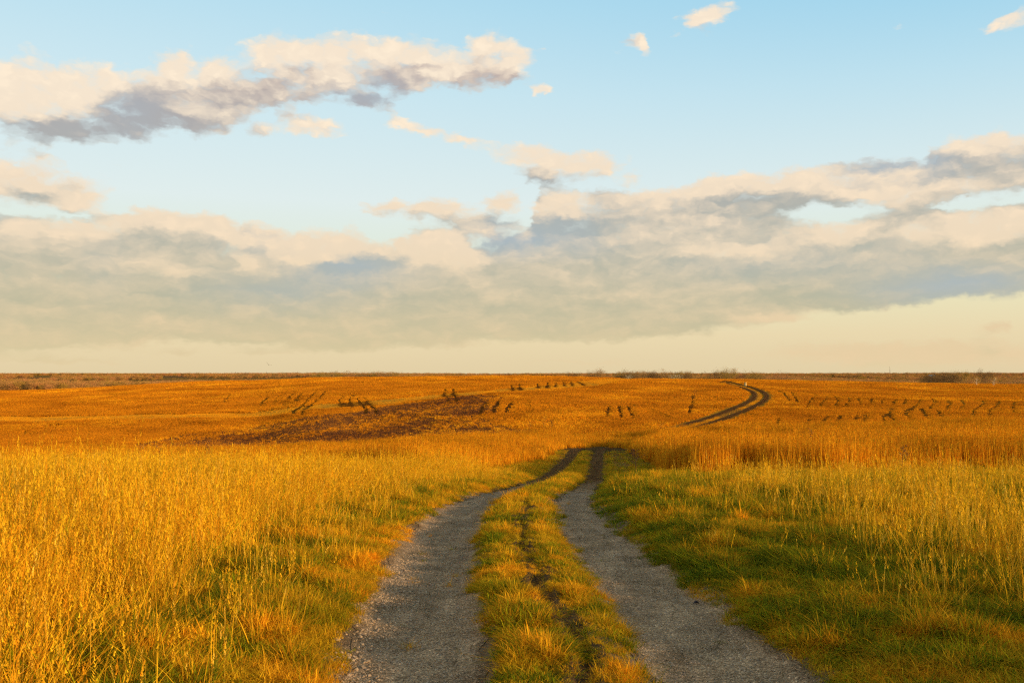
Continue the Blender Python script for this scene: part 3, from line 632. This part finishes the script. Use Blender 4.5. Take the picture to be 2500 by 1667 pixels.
# --- tall yellow grass
cy_ = bpy.data.collections.new('yellow_grass_source'); r = np.random.default_rng(12)
for i in range(6):
    wdt = .0042; cl = [GOLD, STRAW, ORNG, PALE, LGREEN]; wt = [6, 4, 1.5, 1, .6]
    p = [blades(20, .20, (.35, .88), .0052, .24, 4, cl, wt, r, .45, (.10, 0), .5), blades(22, .17, (.12, .38), .005, .45, 3, cl, [4, 4, 2, .4, 4], r, .7)]
    proto(cy_, 'y%02d' % i, p, m_yellow)
for i in range(6, 9):   # thin stand with seed heads
    p = [blades(7, .14, (.45, .85), .0048, .22, 4, [GOLD, STRAW, PALE], [4, 4, 2], r, .35, (.03, 0), .9), blades(12, .14, (.12, .35), .0045, .45, 3, [STRAW, LGREEN, GOLD], [4, 3, 2], r, .6)]
    proto(cy_, 'y%02d' % i, p, m_yellow)
def zone_yellow(n, ymin, ymax, power, ws=1.0):
    x, y = rnd_pts(n, ymin, ymax, 2.5, .68, power=power)
    dl = xL(y)-x; dr = x-xR(y); nz_ = (vn2.fbm(x*.8, y*.8)-.5)
    left = dl > 1.45+nz_*1.5+np.interp(y, [4, 8, 14, 20], [.35, .2, .05, 0])
    strayL = (~left) & (dl > .9) & (rng.random(n) < .16); strayR = (dr > .9) & (dr < 4) & (y > 6) & (y < 20) & (rng.random(n) < .035)
    pl = np.clip(.25+sstep(1.6, 3.2, dl), 0, 1)*sstep(.22, .45, vn1.fbm(x*.7+9, y*.7)+.12)
    right = dr > 1.5+nz_*1.6
    pr = sstep(1.5, 4.0, dr)*sstep(.30, .60, vn3.fbm(x*.45, y*.45)+.12)*np.interp(y, [4, 8, 14, 24], [.5, .7, .55, .22])
    ok = (left & (rng.random(n) < pl)) | (right & (rng.random(n) < pr*.42)) | strayL | strayR; stray = strayL | strayR
    x, y, dr, stray = x[ok], y[ok], dr[ok], stray[ok]; m = len(x); rt = dr > 0
    idx = np.where(rt & (rng.random(m) < .85), rng.integers(6, 9, m), rng.integers(0, 6, m)); idx = np.where(stray, rng.integers(6, 9, m), idx)
    s = (.75+.5*rng.random(m)); hz = np.where(rt, .95, 1.0)*(.45+1.1*vn4.fbm(x*.7, y*.7))*(1-.22*sstep(8,22,y))
    hz *= .55+.45*np.where(rt, sstep(1.5, 3.5, dr), sstep(1.5, 3.2, xL(y)-x))
    hz *= 1+.2*rt*(1-sstep(6,10,y))
    return np.stack([x, y, gz(x, y)-.01], 1), np.stack([(rng.random(m)-.5)*.2, (rng.random(m)-.5)*.2+.04, rng.random(m)*6.28], 1), np.stack([s*ws, s*ws, s*hz], 1), idx
ya = zone_yellow(6800, 3.0, 11, .8); yb = zone_yellow(26000, 11, 31, .8, 1.25)
# the stand goes on beside the photographer, to the right of the view
n = 2600; x_ = 4.4+rng.random(n)*9; y_ = -7+rng.random(n)*11; kk = (x_ > .62*y_+3.0) & (rng.random(n) < .75)
x_, y_ = x_[kk], y_[kk]; m = len(x_); s = .9+.5*rng.random(m)
yc = (np.stack([x_, y_, gz(x_, y_)], 1), np.stack([x_*0, x_*0+.04, rng.random(m)*6.28], 1), np.stack([s, s, s*1.15], 1), rng.integers(0, 6, m))
n = 900; x_ = -3.2-rng.random(n)*6; y_ = -5+rng.random(n)*9; m = n; s = .8+.4*rng.random(m)
yd = (np.stack([x_, y_, gz(x_, y_)], 1), np.stack([x_*0, x_*0+.04, rng.random(m)*6.28], 1), np.stack([s, s, s], 1), rng.integers(0, 6, m))
scatter('tall_yellow_grass', cy_, *cat4(ya, yb, yc, yd), 'tall golden yellow grass with seed heads beside the lane')

# --- prairie grass beyond, stiff and orange
cp = bpy.data.collections.new('prairie_grass_source'); r = np.random.default_rng(13)
for i in range(6):
    p = [blades(40, .32, (.65, 1.2), .015, .09, 3, [ORNG, [.80,.38,.018], RUST, GOLD], [5, 4, 1.5, 1], r, .18, (.02, 0), .25),
         blades(40, .32, (.25, .6), .013, .22, 2, [ORNG, RUST, STRAW], [3, 4, 1], r, .5)]
    proto(cp, 'p%02d' % i, p, m_prairie)
def zone_prairie(n, ymin, ymax, ws=1.0, fx_=.64):
    x, y = rnd_pts(n, ymin, ymax, 3, fx_, power=.75)
    c_ = (xL(y)+xR(y))/2; front = 28.5+(vn1.fbm(x*.25, y*0)-.5)*3.5
    wl = np.interp(y, [26, 34, 50, 68, 75], [4.3, 3.6, 2.6, 2.4, 0]); wr = np.interp(y, [26, 34, 50, 68, 75], [4.0, 3.8, 3.6, 3.2, 0])
    nz_ = (vn2.fbm(x*.8, y*.8)-.5)*1.2
    ok = (y > front) & ((c_-x > wl+nz_) | (x-c_ > wr+nz_))
    ok &= rng.random(n) < sstep(.22, .42, vn3.fbm(x*.33, y*.22)+.05)
    x, y = x[ok], y[ok]; m = len(x); s = .8+.45*rng.random(m); hz = (.50+.65*vn4.fbm(x*.28, y*.28))*np.interp(x/y,[-.3,.15],[.88,1.05])*(1+.25*(x/y > .12)*(1-sstep(36, 50, y)))
    c_ = (xL(y)+xR(y))/2; hz *= .6+.4*sstep(2.6, 5, np.abs(x-c_))
    return np.stack([x, y, gz(x, y)-.02], 1), np.stack([(rng.random(m)-.5)*.1, (rng.random(m)-.5)*.1, rng.random(m)*6.28], 1), np.stack([s*ws, s*ws, s*hz], 1), rng.integers(0, 6, m)
scatter('prairie_grass', cp, *cat4(zone_prairie(26000, 27, 50), zone_prairie(30000, 50, 90, 1.4, .62)), 'stiff orange prairie grass standing across the middle of the view')

# --- far field
cf = bpy.data.collections.new('field_grass_source'); r = np.random.default_rng(14)
BR = [.44,.160,.009]; SHADE_COL = [.155,.066,.026]  # second colour: grass darkened to paint the hollow's shadow
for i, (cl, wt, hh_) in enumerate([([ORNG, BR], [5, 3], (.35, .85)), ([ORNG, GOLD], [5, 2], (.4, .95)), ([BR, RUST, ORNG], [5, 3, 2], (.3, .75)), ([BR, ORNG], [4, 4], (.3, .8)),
                                   ([SHADE_COL, SHADE_COL, BR], [5, 3, 1], (.2, .55)), ([STRAW, ORNG], [5, 3], (.08, .2))]):
    p = [blades(64, .62, hh_, .045, .16, 2, cl, wt, r, .3)]
    proto(cf, 'f%02d' % i, p, m_field)
    p = [blades(26, .27, (hh_[0]*.8, hh_[1]*.62), .040, .18, 2, cl, wt, r, .35)]
    proto(cf, 'h%02d' % i, p, m_field)
def zone_field(n, ymin, ymax, ws=1.0, pw=.8, fine=False):
    x, y = rnd_pts(n, ymin, ymax, 5, .62, power=pw)
    mk = rast(mark_r, x, y, 99); ln_ = rast(lane_r, x, y, 99); sp_ = rast(strip_r, x, y, 99); shade_amt = rast(shade_r, x, y, 0)
    onstrip = sp_+(vn1.fbm(x/3, y/3)-.5)*3 < 5.2
    mlim = (.36+.0006*(y-90)+.16*rng.random(n)) if fine else 1.0
    ok = ((mk > mlim) | (rng.random(n) < .022)) & ((ln_ > 2.0+rng.random(n)*.6) | ((ln_ < .42) & (rng.random(n) < .8)))
    dark = rng.random(n) < sstep(.08, .85, shade_amt)*(.66+.58*vn1.fbm(x/4, y/9, 3)); keep = np.ones(n, bool); keep[dark] = rng.random(dark.sum()) < .97  # clumps that take the painted shadow colour
    gap = (vn3.fbm(x/7, y/9, 4) > .60) & (rng.random(n) < .7)
    ok &= keep & (~gap | dark)
    x, y, onstrip, dark, ln_, mk = [q_[ok] for q_ in (x, y, onstrip, dark, ln_, mk)]; m = len(x)
    pn_ = vn2.fbm(x/9, y/14, 4)+(rng.random(m)-.5)*.35; idx = np.clip((pn_*4).astype(int), 0, 3)
    idx = np.array([1, 0, 3, 2])[idx]
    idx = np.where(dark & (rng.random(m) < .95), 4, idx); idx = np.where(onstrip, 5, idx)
    nearlane = ln_ < 5; idx = np.where(nearlane & (x < 60) & (y > 130) & (rng.random(m) < .6), 5, idx); idx = np.where(ln_ < 1, 5, idx)
    s = .8+.5*rng.random(m); hz = (.36+.55*vn4.fbm(x/6, y/6))*(1+.25*(mk < 2.0))
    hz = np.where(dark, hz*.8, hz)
    if fine: hz = hz*1.15*(.62+.38*sstep(3, 9, mk)); idx = idx+6
    return np.stack([x, y, gz(x, y)-.03], 1), np.stack([(rng.random(m)-.5)*.1, (rng.random(m)-.5)*.1, rng.random(m)*6.28], 1), np.stack([s*ws, s*ws, s*hz], 1), idx
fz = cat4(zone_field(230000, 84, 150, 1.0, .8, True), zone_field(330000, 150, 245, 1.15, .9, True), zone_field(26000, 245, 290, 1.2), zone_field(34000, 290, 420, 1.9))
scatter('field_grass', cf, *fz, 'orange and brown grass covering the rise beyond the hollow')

# ------------------------------------------------------------------ gravel
cg = bpy.data.collections.new('gravel_source'); r = np.random.default_rng(15)
m_stone = solid('pale_limestone', (.40,.275,.165), .85, .35, 40); m_peb = solid('grey_pebble', (.33,.235,.16), .85, .5, 25)
import bmesh
def rock(name, mat, seed, flat=.6, sub=2, parent=False):
    q = random.Random(seed); bm = bmesh.new(); bmesh.ops.create_icosphere(bm, subdivisions=sub, radius=1.0)
    pl = [(Vector((q.gauss(0, 1), q.gauss(0, 1), q.gauss(0, 1))).normalized(), .55+.35*q.random()) for _ in range(9)]
    for v_ in bm.verts:
        for nrm_, dd_ in pl:
            s_ = v_.co.dot(nrm_)
            if s_ > dd_: v_.co -= nrm_*(s_-dd_)
        v_.co.x *= 1.15; v_.co.z *= flat
    me = bpy.data.meshes.new(name); bm.to_mesh(me); bm.free(); me.materials.append(mat)
    o_ = bpy.data.objects.new(name, me); return o_
for i in range(5): cg.objects.link(rock('g%d' % i, m_stone, i, .65, 1))
for i in range(5, 8): cg.objects.link(rock('g%d' % i, m_peb, i, .6, 1))
n = 3000; y_ = 3.6+rng.random(n)**1.1*6.2; ex = xL(y_)-np.interp(y_, [4, 7, 10], [.40,.40,.36]); x_ = ex+rng.normal(0, .085, n)+.02
s = .0035+.012*rng.random(n)**3; s *= 1+.6*(rng.random(n) < .04); x_ += np.abs(rng.normal(0, .09, n)); kk = rng.random(n) < .35+.9*vn2.fbm(y_*2.3, x_*6); s = np.where(kk, s, s*.4)
n2_ = 26000; y2 = 3.2+rng.random(n2_)**1.3*17; sd2 = rng.random(n2_) < .5; x2 = np.where(sd2, xL(y2), xR(y2))+(rng.random(n2_)*2-1)*.40
s2 = (.0028+.0055*rng.random(n2_)**2)*(1+.03*y2)
xx = np.concatenate([x_, x2]); y3 = np.concatenate([y_, y2]); ss = np.concatenate([s, s2]); m = len(xx)
idx = np.concatenate([np.where(rng.random(n) < .75, rng.integers(0, 5, n), rng.integers(5, 8, n)), np.where(rng.random(n2_) < .16, rng.integers(0, 5, n2_), rng.integers(5, 8, n2_))])
scatter('gravel', cg, np.stack([xx, y3, gz(xx, y3)+.004+ss*.25], 1), np.stack([rng.random(m)*.6, rng.random(m)*.6, rng.random(m)*6.28], 1), np.stack([ss]*3, 1), idx, 'pale loose gravel spilling along the wheel tracks')
# dead straws lying on the lane
cst = bpy.data.collections.new('litter_source'); r = np.random.default_rng(16)
for i in range(4): proto(cst, 'l%d' % i, [blades(5, .12, (.05, .12), .004, 1.6, 3, [[.16,.09,.02], STRAW, [.07,.05,.02]], [4, 1, 3], r, .5, (0, 0), 0, None, .9, .012)], m_short)
n = 900; y_ = 3.5+rng.random(n)*15; sd2 = rng.random(n) < .5; x_ = np.where(sd2, xL(y_), xR(y_))+rng.normal(0, .3, n)
scatter('straw_litter', cst, np.stack([x_, y_, gz(x_, y_)+.008], 1), np.stack([x_*0, x_*0, rng.random(n)*6.28], 1), np.stack([.6+.6*rng.random(n)]*3, 1), rng.integers(0, 4, n), 'dead straws and leaf litter lying on the gravel')

# ------------------------------------------------------------------ larger stones at the left edge of the left track
for k, (px, py, sz, lab) in enumerate([
    (822, 1564, .022, 'pale rounded stone lying alone in the straw grass left of the gravel'),
    (907, 1473, .020, 'flat buff stone at the far end of the spilled gravel'),
    (838, 1626, .017, 'white stone near the bottom edge at the left of the left track'),
    (896, 1618, .020, 'buff angular stone in the thick of the spilled gravel'),
    (978, 1636, .018, 'low ochre stone bedded in the left wheel track')]):
    x, y = hit(px, py); o_ = rock('stone', m_stone, 40+k, .62, 2); sc.collection.objects.link(o_)
    o_.location = (x, y, float(gz(x, y))+sz*.35); o_.scale = (sz*1.2, sz, sz); o_.rotation_euler = (0, 0, k*1.3)
    tag(o_, lab, 'stone', 'larger stones among the gravel')

# ------------------------------------------------------------------ tubes
def tube(path, radii, k=6):
    V_, F_ = [], []; P_ = [Vector(p) for p in path]
    for i, p in enumerate(P_):
        d_ = (P_[min(i+1, len(P_)-1)]-P_[max(i-1, 0)]).normalized(); a_ = d_.orthogonal().normalized(); b_ = d_.cross(a_)
        for j in range(k): th = 6.2832*j/k; V_.append(p+(a_*math.cos(th)+b_*math.sin(th))*radii[i])
    for i in range(len(P_)-1):
        for j in range(k): F_.append((i*k+j, i*k+(j+1) % k, (i+1)*k+(j+1) % k, (i+1)*k+j))
    F_.append(tuple(range(k))[::-1]); F_.append(tuple((len(P_)-1)*k+j for j in range(k)))
    return V_, F_
def join(parts):
    V_, F_ = [], []
    for v_, f_ in parts: off = len(V_); V_ += [tuple(q_) for q_ in v_]; F_ += [tuple(i+off for i in ff) for ff in f_]
    return V_, F_
def box(cx, cy, cz, sx_, sy_, sz_):
    v_ = [(cx+a_*sx_/2, cy+b_*sy_/2, cz+c_*sz_/2) for c_ in (-1, 1) for a_, b_ in ((-1, -1), (1, -1), (1, 1), (-1, 1))]
    return v_, [(3, 2, 1, 0), (4, 5, 6, 7), (0, 1, 5, 4), (1, 2, 6, 5), (2, 3, 7, 6), (3, 0, 4, 7)]
# fallen leaf with a stem on the right track
m_leaf = solid('dead_leaf', (.035,.025,.03), .6)
x, y = hit(1693, 1477); e = empty('fallen_leaf', (x, y, float(gz(x, y))+.006), 'small dark curled leaf with a thin stem lying on the right track', 'leaf')
lv, lf2 = [], []
for i in range(9):
    s_ = i/8; wd_ = .017*math.sin(math.pi*min(1, s_*.93+.07))**.7
    for j in range(5): q_ = j/4*2-1; lv.append((s_*.045, q_*wd_, .004+.020*math.sin(s_*2.6)*(.35+.65*abs(q_))+.004*q_*q_))
for i in range(8):
    for j in range(4): a_ = i*5+j; lf2.append((a_, a_+1, a_+6, a_+5))
o_ = mesh_obj('blade', lv, lf2, m_leaf, parent=e, smooth=True); o_.modifiers.new('s', 'SOLIDIFY').thickness = .002
v_, f_ = tube([(0, 0, .006), (-.012, .001, .004), (-.030, .0, .005)], [.0016, .0013, .001], 5); mesh_obj('stem', v_, f_, m_leaf, parent=e)
e.rotation_euler = (0, 0, .1)

# ------------------------------------------------------------------ dried weeds standing in the grass
m_stem = solid('weed_stem', (.16,.07,.02)); m_head = solid('weed_seed', (.24,.10,.025), .9, .5, 30); m_dark = solid('weed_dark', (.06,.03,.015), .9, .4, 20)
def weed(px, dist, h_, lab, kind, seed, sp_=.2):
    q = random.Random(seed); x, y = at(px, dist); e = empty('dried_weed', (x, y, float(gz(x, y))-.02), lab, 'weed', 'dried weeds standing in the grass')
    lean_ = q.uniform(-.1, .1); ms = m_dark if kind == 'dark' else m_stem; mh = m_dark if kind == 'dark' else m_head
    top = Vector((lean_*h_, 0, h_)); v_, f_ = tube([(0, 0, 0), (lean_*h_*.4, 0, h_*.5), top], [.012, .009, .005], 5); mesh_obj('stem', v_, f_, ms, parent=e)
    br, hd = [], []
    nb = 12 if kind != 'dark' else 18
    for i in range(nb):
        s_ = .45+.55*i/nb; b = Vector((lean_*h_*s_, 0, h_*s_)); th = q.random()*6.28; L = sp_*h_*(1.25-s_)*q.uniform(.8, 1.5)
        tip = b+Vector((math.cos(th)*L, math.sin(th)*L, L*.9)); br.append(tube([b, (b+tip)/2+Vector((0, 0, -.02)), tip], [.005, .004, .003], 4))
        for k in range(5):
            c_ = b.lerp(tip, .45+.55*k/4)+Vector((q.gauss(0, .012), q.gauss(0, .012), q.gauss(0, .012))); rr = q.uniform(.012, .028)
            v_, f_ = [], []
            for a_ in range(6): t1, t2 = q.random()*6.28, q.random()*6.28; v_.append(c_+Vector((math.cos(t1), math.sin(t1), math.cos(t2)))*rr)
            f_ = [(0, 1, 2), (3, 4, 5), (0, 3, 1), (2, 5, 4)]; hd.append((v_, f_))
    v_, f_ = join(br); mesh_obj('branches', v_, f_, ms, parent=e); v_, f_ = join(hd); mesh_obj('leaf_seed_clusters', v_, f_, mh, parent=e)  # last mesh: dried seed heads and leaf clusters of the weed
weed(1985, 33, 1.55, 'tall brown bushy weed above the orange grass right of the lane', 'b', 1, .16)
weed(2196, 26, .85, 'short rusty weed at the edge of the green strip on the right', 'b', 2, .22)
weed(1552, 27.5, .8, 'dark broken weed leaning beside the lane where the tall grass starts', 'dark', 3, .35)
weed(517, 30, 1.3, 'thin brown weed rising among the stalks on the far left slope', 'b', 4, .14)
weed(352, 36, 1.25, 'spreading feathery weed against the dark patch at left', 'b', 5, .3)
weed(388, 38, 1.2, 'smaller feathery weed just right of the spreading one at left', 'b', 6, .24)
weed(1146, 92, 1.7, 'pale bushy weed standing alone against the dark patch', 'b', 7, .2)
for k, (px, dd_, h_, lab) in enumerate([(1190, 112, 1.9, 'leftmost dark bush in the hollow below the mown strip'), (1212, 110, 2.0, 'tall dark bush beside the leftmost one in the hollow'),
    (1292, 96, 1.3, 'low dark bush in the hollow left of the twin dark bushes'), (1326, 96, 1.7, 'taller of the twin dark bushes behind the lane dip'), (1345, 97, 1.3, 'shorter of the twin dark bushes behind the lane dip'),
    (1614, 86, 1.4, 'dark bush in the grass just right of where the lane dips'), (1695, 150, 1.9, 'dark bush standing above the lane bend on the rise')]):
    weed(px, dd_, h_, lab, 'dark', 20+k, .35)

# ------------------------------------------------------------------ trees on the skyline
m_bark = solid('bark_brown', (.16,.10,.05)); m_white = solid('bark_pale', (.72,.62,.45), .8, .15)
def crown_mat(name, col): return grass_mat(name, [tuple(v*.85 for v in col), col, tuple(min(1, v*1.2) for v in col)], .3, .15)
WCOL = [(.50,.25,.070),(.44,.25,.050),(.52,.23,.080),(.50,.25,.070),(.26,.15,.05)]
WM = [crown_mat('far_crown', c_) for c_ in WCOL]
CR = {'brown': crown_mat('crown_brown', (.34,.19,.065)), 'olive': crown_mat('crown_olive', (.34,.21,.045)), 'rust': crown_mat('crown_rust', (.40,.19,.07)),
      'dark': crown_mat('crown_dark', (.20,.115,.045)), 'gold': crown_mat('crown_gold', (.85,.48,.05))}
def tree_meshes(seed, h_, w_, crown, bark, nleaf=2600, ls=.35, bare=.0, low_=.22):
    q = random.Random(seed); parts = []; tips = []
    r0 = h_*.022
    thin = 1.0 if bark is not m_white else .35
    parts.append(tube([(0, 0, -1), (q.uniform(-.02, .02)*h_, 0, h_*.3), (q.uniform(-.04, .04)*h_, 0, h_*.62), (q.uniform(-.05, .05)*h_, 0, h_*.9)], [r0, r0*.8, r0*.5, r0*.15], 6))
    for i in range(14):
        s_ = low_+(.9-low_)*i/14; th = i*2.4+q.random(); L = w_*.5*(1-abs(s_-.5)*.9)*q.uniform(.7, 1.1)
        b = Vector((0, 0, h_*s_)); tip = b+Vector((math.cos(th)*L, math.sin(th)*L, L*q.uniform(.4, .9)))
        tip.z = min(tip.z, h_*1.0); md_ = b.lerp(tip, .5)+Vector((0, 0, -.06*L)); parts.append(tube([b, md_, tip], [r0*.4*thin, r0*.25*thin, r0*.1*thin], 4)); tips += [md_, tip]
        for k in range(3):
            t3 = md_.lerp(tip, q.random())+Vector((q.gauss(0, 1), q.gauss(0, 1), abs(q.gauss(0, 1))))*L*.3; parts.append(tube([md_.lerp(tip, .3), t3], [r0*.15, r0*.05], 3)); tips.append(t3)
    tv, tf_ = join(parts); V_, F_, C_ = [], [], []
    for i in range(nleaf):
        c_ = tips[q.randrange(len(tips))]+Vector((q.gauss(0, 1), q.gauss(0, 1), q.gauss(0, .8)))*w_*.085; sh = .65+.6*q.random()
        a_ = Vector((q.gauss(0, 1), q.gauss(0, 1), q.gauss(0, 1))).normalized()*ls*q.uniform(.5, 1.2); b_ = Vector((q.gauss(0, 1), q.gauss(0, 1), q.gauss(0, 1))).normalized()*ls*.6
        k = len(V_); V_ += [c_, c_+a_, c_+b_]; F_.append((k, k+1, k+2)); C_ += [(sh, sh, sh)]*3
    return tv, tf_, V_, F_, np.array(C_)
def tree(px, dist, top_py, w_, crown, bark, lab, grp_=None, seed=0, minh=3.0, name='bare_tree', low_=.22, nleaf=4200, h_=None, ls=None):
    x, y = at(px, dist); z = float(gz(x, y)); ztop = EYE+(912-top_py)/F*dist
    if h_ is None: h_ = max(minh, (ztop-z)*.87)
    e = empty(name, (x, y, z), lab, 'tree', grp_); tv, tf_, V_, F_, C_ = tree_meshes(seed, h_, w_, crown, bark, nleaf, ls or h_*.038, 0, low_)
    mesh_obj('trunk', tv, tf_, bark, parent=e); mesh_obj('crown', V_, F_, CR[crown], C_, parent=e)
q = random.Random(5)
px = 1512
grp_t = 'small trees of the wood line behind the crest'
while px < 1690:
    tree(px, q.uniform(640, 760), 907.5+q.uniform(-1.2, 1.6), q.uniform(9, 14), q.choice(['brown', 'dark', 'olive']), m_bark, 'small bare brown tree in the even wood line left of the taller copse', grp_t, q.randrange(9999)); px += q.uniform(7, 12)
for k, p in enumerate([1532+3, 1640, 1646, 1652, 1660]):
    tree(p, 600, 908.5, 6, 'olive', m_white, 'pale trunked tree showing white stems in the wood line', 'pale trunked trees in the wood line', 70+k, low_=.5, nleaf=260)
for k, (p, tp, w_, c_, lab) in enumerate([(1398, 909, 9, 'dark', 'first low round bush left of the wood line on the crest'), (1458, 905, 12, 'brown', 'round brown tree standing alone left of the wood line'),
    (1745, 908, 13, 'dark', 'dark low tree at the left foot of the tall copse'), (1762, 906, 14, 'olive', 'broad olive brown tree in the copse above the lane'), (1778, 905, 13, 'olive', 'tallest olive brown tree of the copse above the lane'),
    (1795, 907, 11, 'rust', 'rusty tree on the right slope of the copse'), (1810, 909, 8, 'dark', 'small dark tree behind the pale marker post'), (1838, 909.5, 13, 'olive', 'thin olive tree right of the pale marker post'),
    (1850, 911, 10, 'brown', 'last low brown tree at the right end of the copse')]):
    tree(p, 560+12*k, tp, w_, c_, m_bark, lab, 'trees on the skyline', 100+k)
for k, (p, tp, w_, c_, lab) in enumerate([(1906, 912, 15, 'rust', 'lone rusty round tree low on the right hill'), (2345, 908, 16, 'olive', 'tall olive tree left of the two yellow saplings'),
    (2404, 908.5, 15, 'dark', 'tall grey brown tree between the two yellow saplings')]):
    tree(p, 640, tp, w_, c_, m_bark, lab, 'trees on the skyline', 120+k, nleaf=3200)
for k in range(9):
    tree(2262+q.uniform(6, 10)*k, 640+q.uniform(-30, 30), 917-k*.5+q.uniform(-1, 1), 12, 'dark', m_bark, 'low dark tree in the thicket left of the tall olive tree', 'low dark trees of the right thicket', 130+k)
tree(2383, 300, 918, 2.6, 'gold', m_white, 'left yellow sapling with a pale stem at the right edge of the field', 'yellow saplings on the right crest', 150, name='sapling', low_=.1, nleaf=240, h_=3.0, ls=.14)
tree(2425, 300, 919, 2.8, 'gold', m_white, 'right yellow sapling with a pale stem at the right edge of the field', 'yellow saplings on the right crest', 151, name='sapling', low_=.1, nleaf=260, h_=3.0, ls=.14)
px = 776
while px < 965:
    tree(px, q.uniform(600, 700), 909.5+q.uniform(-.8, 1.2), q.uniform(9, 13), q.choice(['brown', 'olive', 'rust']), m_bark, 'small bare tree of the low wood line on the crest at left of centre', 'small trees of the left wood line', q.randrange(9999)); px += q.uniform(9, 15)
# ------------------------------------------------------------------ far woods on the hills
cw_ = bpy.data.collections.new('woodland_source')
for i, c_ in enumerate(['brown', 'olive', 'rust', 'brown', 'dark']):
    tv, tf_, V_, F_, C_ = tree_meshes(200+i, 10, 11, c_, m_bark, 1300, .75, 0, .1); V_ = [(a_.x, a_.y, a_.z) for a_ in V_]
    o_ = mesh_obj('w%d' % i, V_, np.array(F_), WM[i], C_, parent=False); cw_.objects.link(o_)
n = 52000; y = 620+(4600-620)*rng.random(n)**1.2; x = (rng.random(n)*2-1)*y*.64
dn_ = vn3.fbm(x/170+3, y/330, 4); ok = (dn_ > .46) & (y > np.where(x/y < -.14, 950, 950)); x, y = x[ok], y[ok]; m = len(x); s = .6+.6*rng.random(m)
scatter('woodland', cw_, np.stack([x, y, gz(x, y)-.5], 1), np.stack([x*0, x*0, rng.random(m)*6.28], 1), np.stack([s*1.15, s*1.15, s*.85], 1), np.where(rng.random(m) < .12, 4, rng.integers(0, 4, m)), 'bare brown woodland covering the distant valley and hills')

# ------------------------------------------------------------------ marker post, mast, barn, bird
m_post = solid('pale_painted_wood', (.62,.42,.16), .7, .1)
x, y = at(1819, 225); e = empty('marker_post', (x, y, float(gz(x, y))), 'pale square marker post on the crest right of the lane', 'post')
v_, f_ = join([box(0, 0, .35, .42, .42, 1.1)]); mesh_obj('post', v_, f_, m_post, parent=e)
v_, f_ = box(0, 0, .935, .50, .50, .07); mesh_obj('cap', v_, f_, m_post, parent=e); e.rotation_euler = (0, 0, .9)
m_steel = solid('mast_steel', (.25,.22,.2), .5)
x, y = at(2172, 3200); zb_ = float(gz(x, y)); H = EYE+(912-895)/F*3200-zb_
pr = []
for sx2, sy2 in ((-1, -1), (1, -1), (1, 1), (-1, 1)): pr.append(tube([(sx2*1.2, sy2*1.2, 0), (sx2*.25, sy2*.25, H)], [.16, .12], 4))
for i in range(16):
    z1, z2 = H*i/16, H*(i+1)/16; w1_, w2_ = 1.2-.95*i/16, 1.2-.95*(i+1)/16
    for a_, b_ in (((-1, -1), (1, -1)), ((1, -1), (1, 1)), ((1, 1), (-1, 1)), ((-1, 1), (-1, -1))): pr.append(tube([(a_[0]*w1_, a_[1]*w1_, z1), (b_[0]*w2_, b_[1]*w2_, z2)], [.07, .07], 3))
v_, f_ = join(pr); e = empty('radio_mast', (x, y, zb_), 'thin steel lattice mast rising from the distant hill at right', 'mast'); mesh_obj('lattice', v_, f_, m_steel, parent=e)
v_, f_ = tube([(0, 0, H), (0, 0, H+3)], [.12, .05], 5); mesh_obj('antenna', v_, f_, m_steel, parent=e)
m_wall = solid('barn_wall', (.30,.26,.22)); m_roof = solid('barn_roof', (.10,.15,.20), .5)
bx, by = at(2274, 860); zb_ = float(gz(bx, by)); need = EYE-(920-912)/F*860
e = empty('barn', (bx, by, zb_), 'long low barn with a blue grey roof below the right hill', 'barn')
hb = max(3.0, need-zb_)
v_, f_ = box(0, 0, hb/2-1, 5.5, 4, hb+2); mesh_obj('wall', v_, f_, m_wall, parent=e)
v_, f_ = [(-3, -2.3, hb), (3, -2.3, hb), (3, 2.3, hb), (-3, 2.3, hb), (-3, 0, hb+2.2), (3, 0, hb+2.2)], [(0, 1, 5, 4), (2, 3, 4, 5), (1, 2, 5), (3, 0, 4), (0, 3, 2, 1)]
mesh_obj('roof', v_, f_, m_roof, parent=e); v_, f_ = box(.8, -2.03, hb-1.3, 1.6, .1, 2.2); mesh_obj('door', v_, f_, m_roof, parent=e)
m_bird = solid('bird_feather', (.09,.06,.04)); d = px_dir(656, 890); c_ = Vector((0, 0, EYE))+d*150
V_, F_ = [], []
for i, (s_, r_) in enumerate([(-.22, .005), (-.15, .035), (-.02, .06), (.10, .045), (.16, .032), (.2, .008)]):
    for j in range(8): th = j*.7854; V_.append((r_*math.cos(th), s_, r_*math.sin(th)*.85))
for i in range(5):
    for j in range(8): F_.append((i*8+j, i*8+(j+1) % 8, i*8+8+(j+1) % 8, i*8+8+j))
for sg in (-1, 1):
    k = len(V_); rows = [(.04, .09, -.05, 0), (.22, .10, -.06, .07 if sg > 0 else .14), (.40, .05, -.05, .06 if sg > 0 else .24), (.52, -.04, -.06, .02 if sg > 0 else .30)]
    for a_, f1, f2, z in rows: V_ += [(sg*a_, f1, z+.012), (sg*a_, f2, z+.012), (sg*a_, f1, z), (sg*a_, f2, z)]
    for i in range(3):
        b = k+4*i; F_ += [(b, b+1, b+5, b+4), (b+2, b+6, b+7, b+3), (b, b+4, b+6, b+2), (b+1, b+3, b+7, b+5)]
k = len(V_); V_ += [(-.02, -.18, .0), (.02, -.18, .0), (.07, -.33, .01), (-.07, -.33, .01), (0, -.25, .02)]; F_ += [(k, k+1, k+4), (k+1, k+2, k+4), (k+2, k+3, k+4), (k+3, k, k+4), (k, k+3, k+2, k+1)]
b_ = mesh_obj('bird', V_, F_, m_bird, loc=c_); b_.rotation_euler = (.1, .25, .5); tag(b_, 'single small bird gliding low over the horizon at left', 'bird')
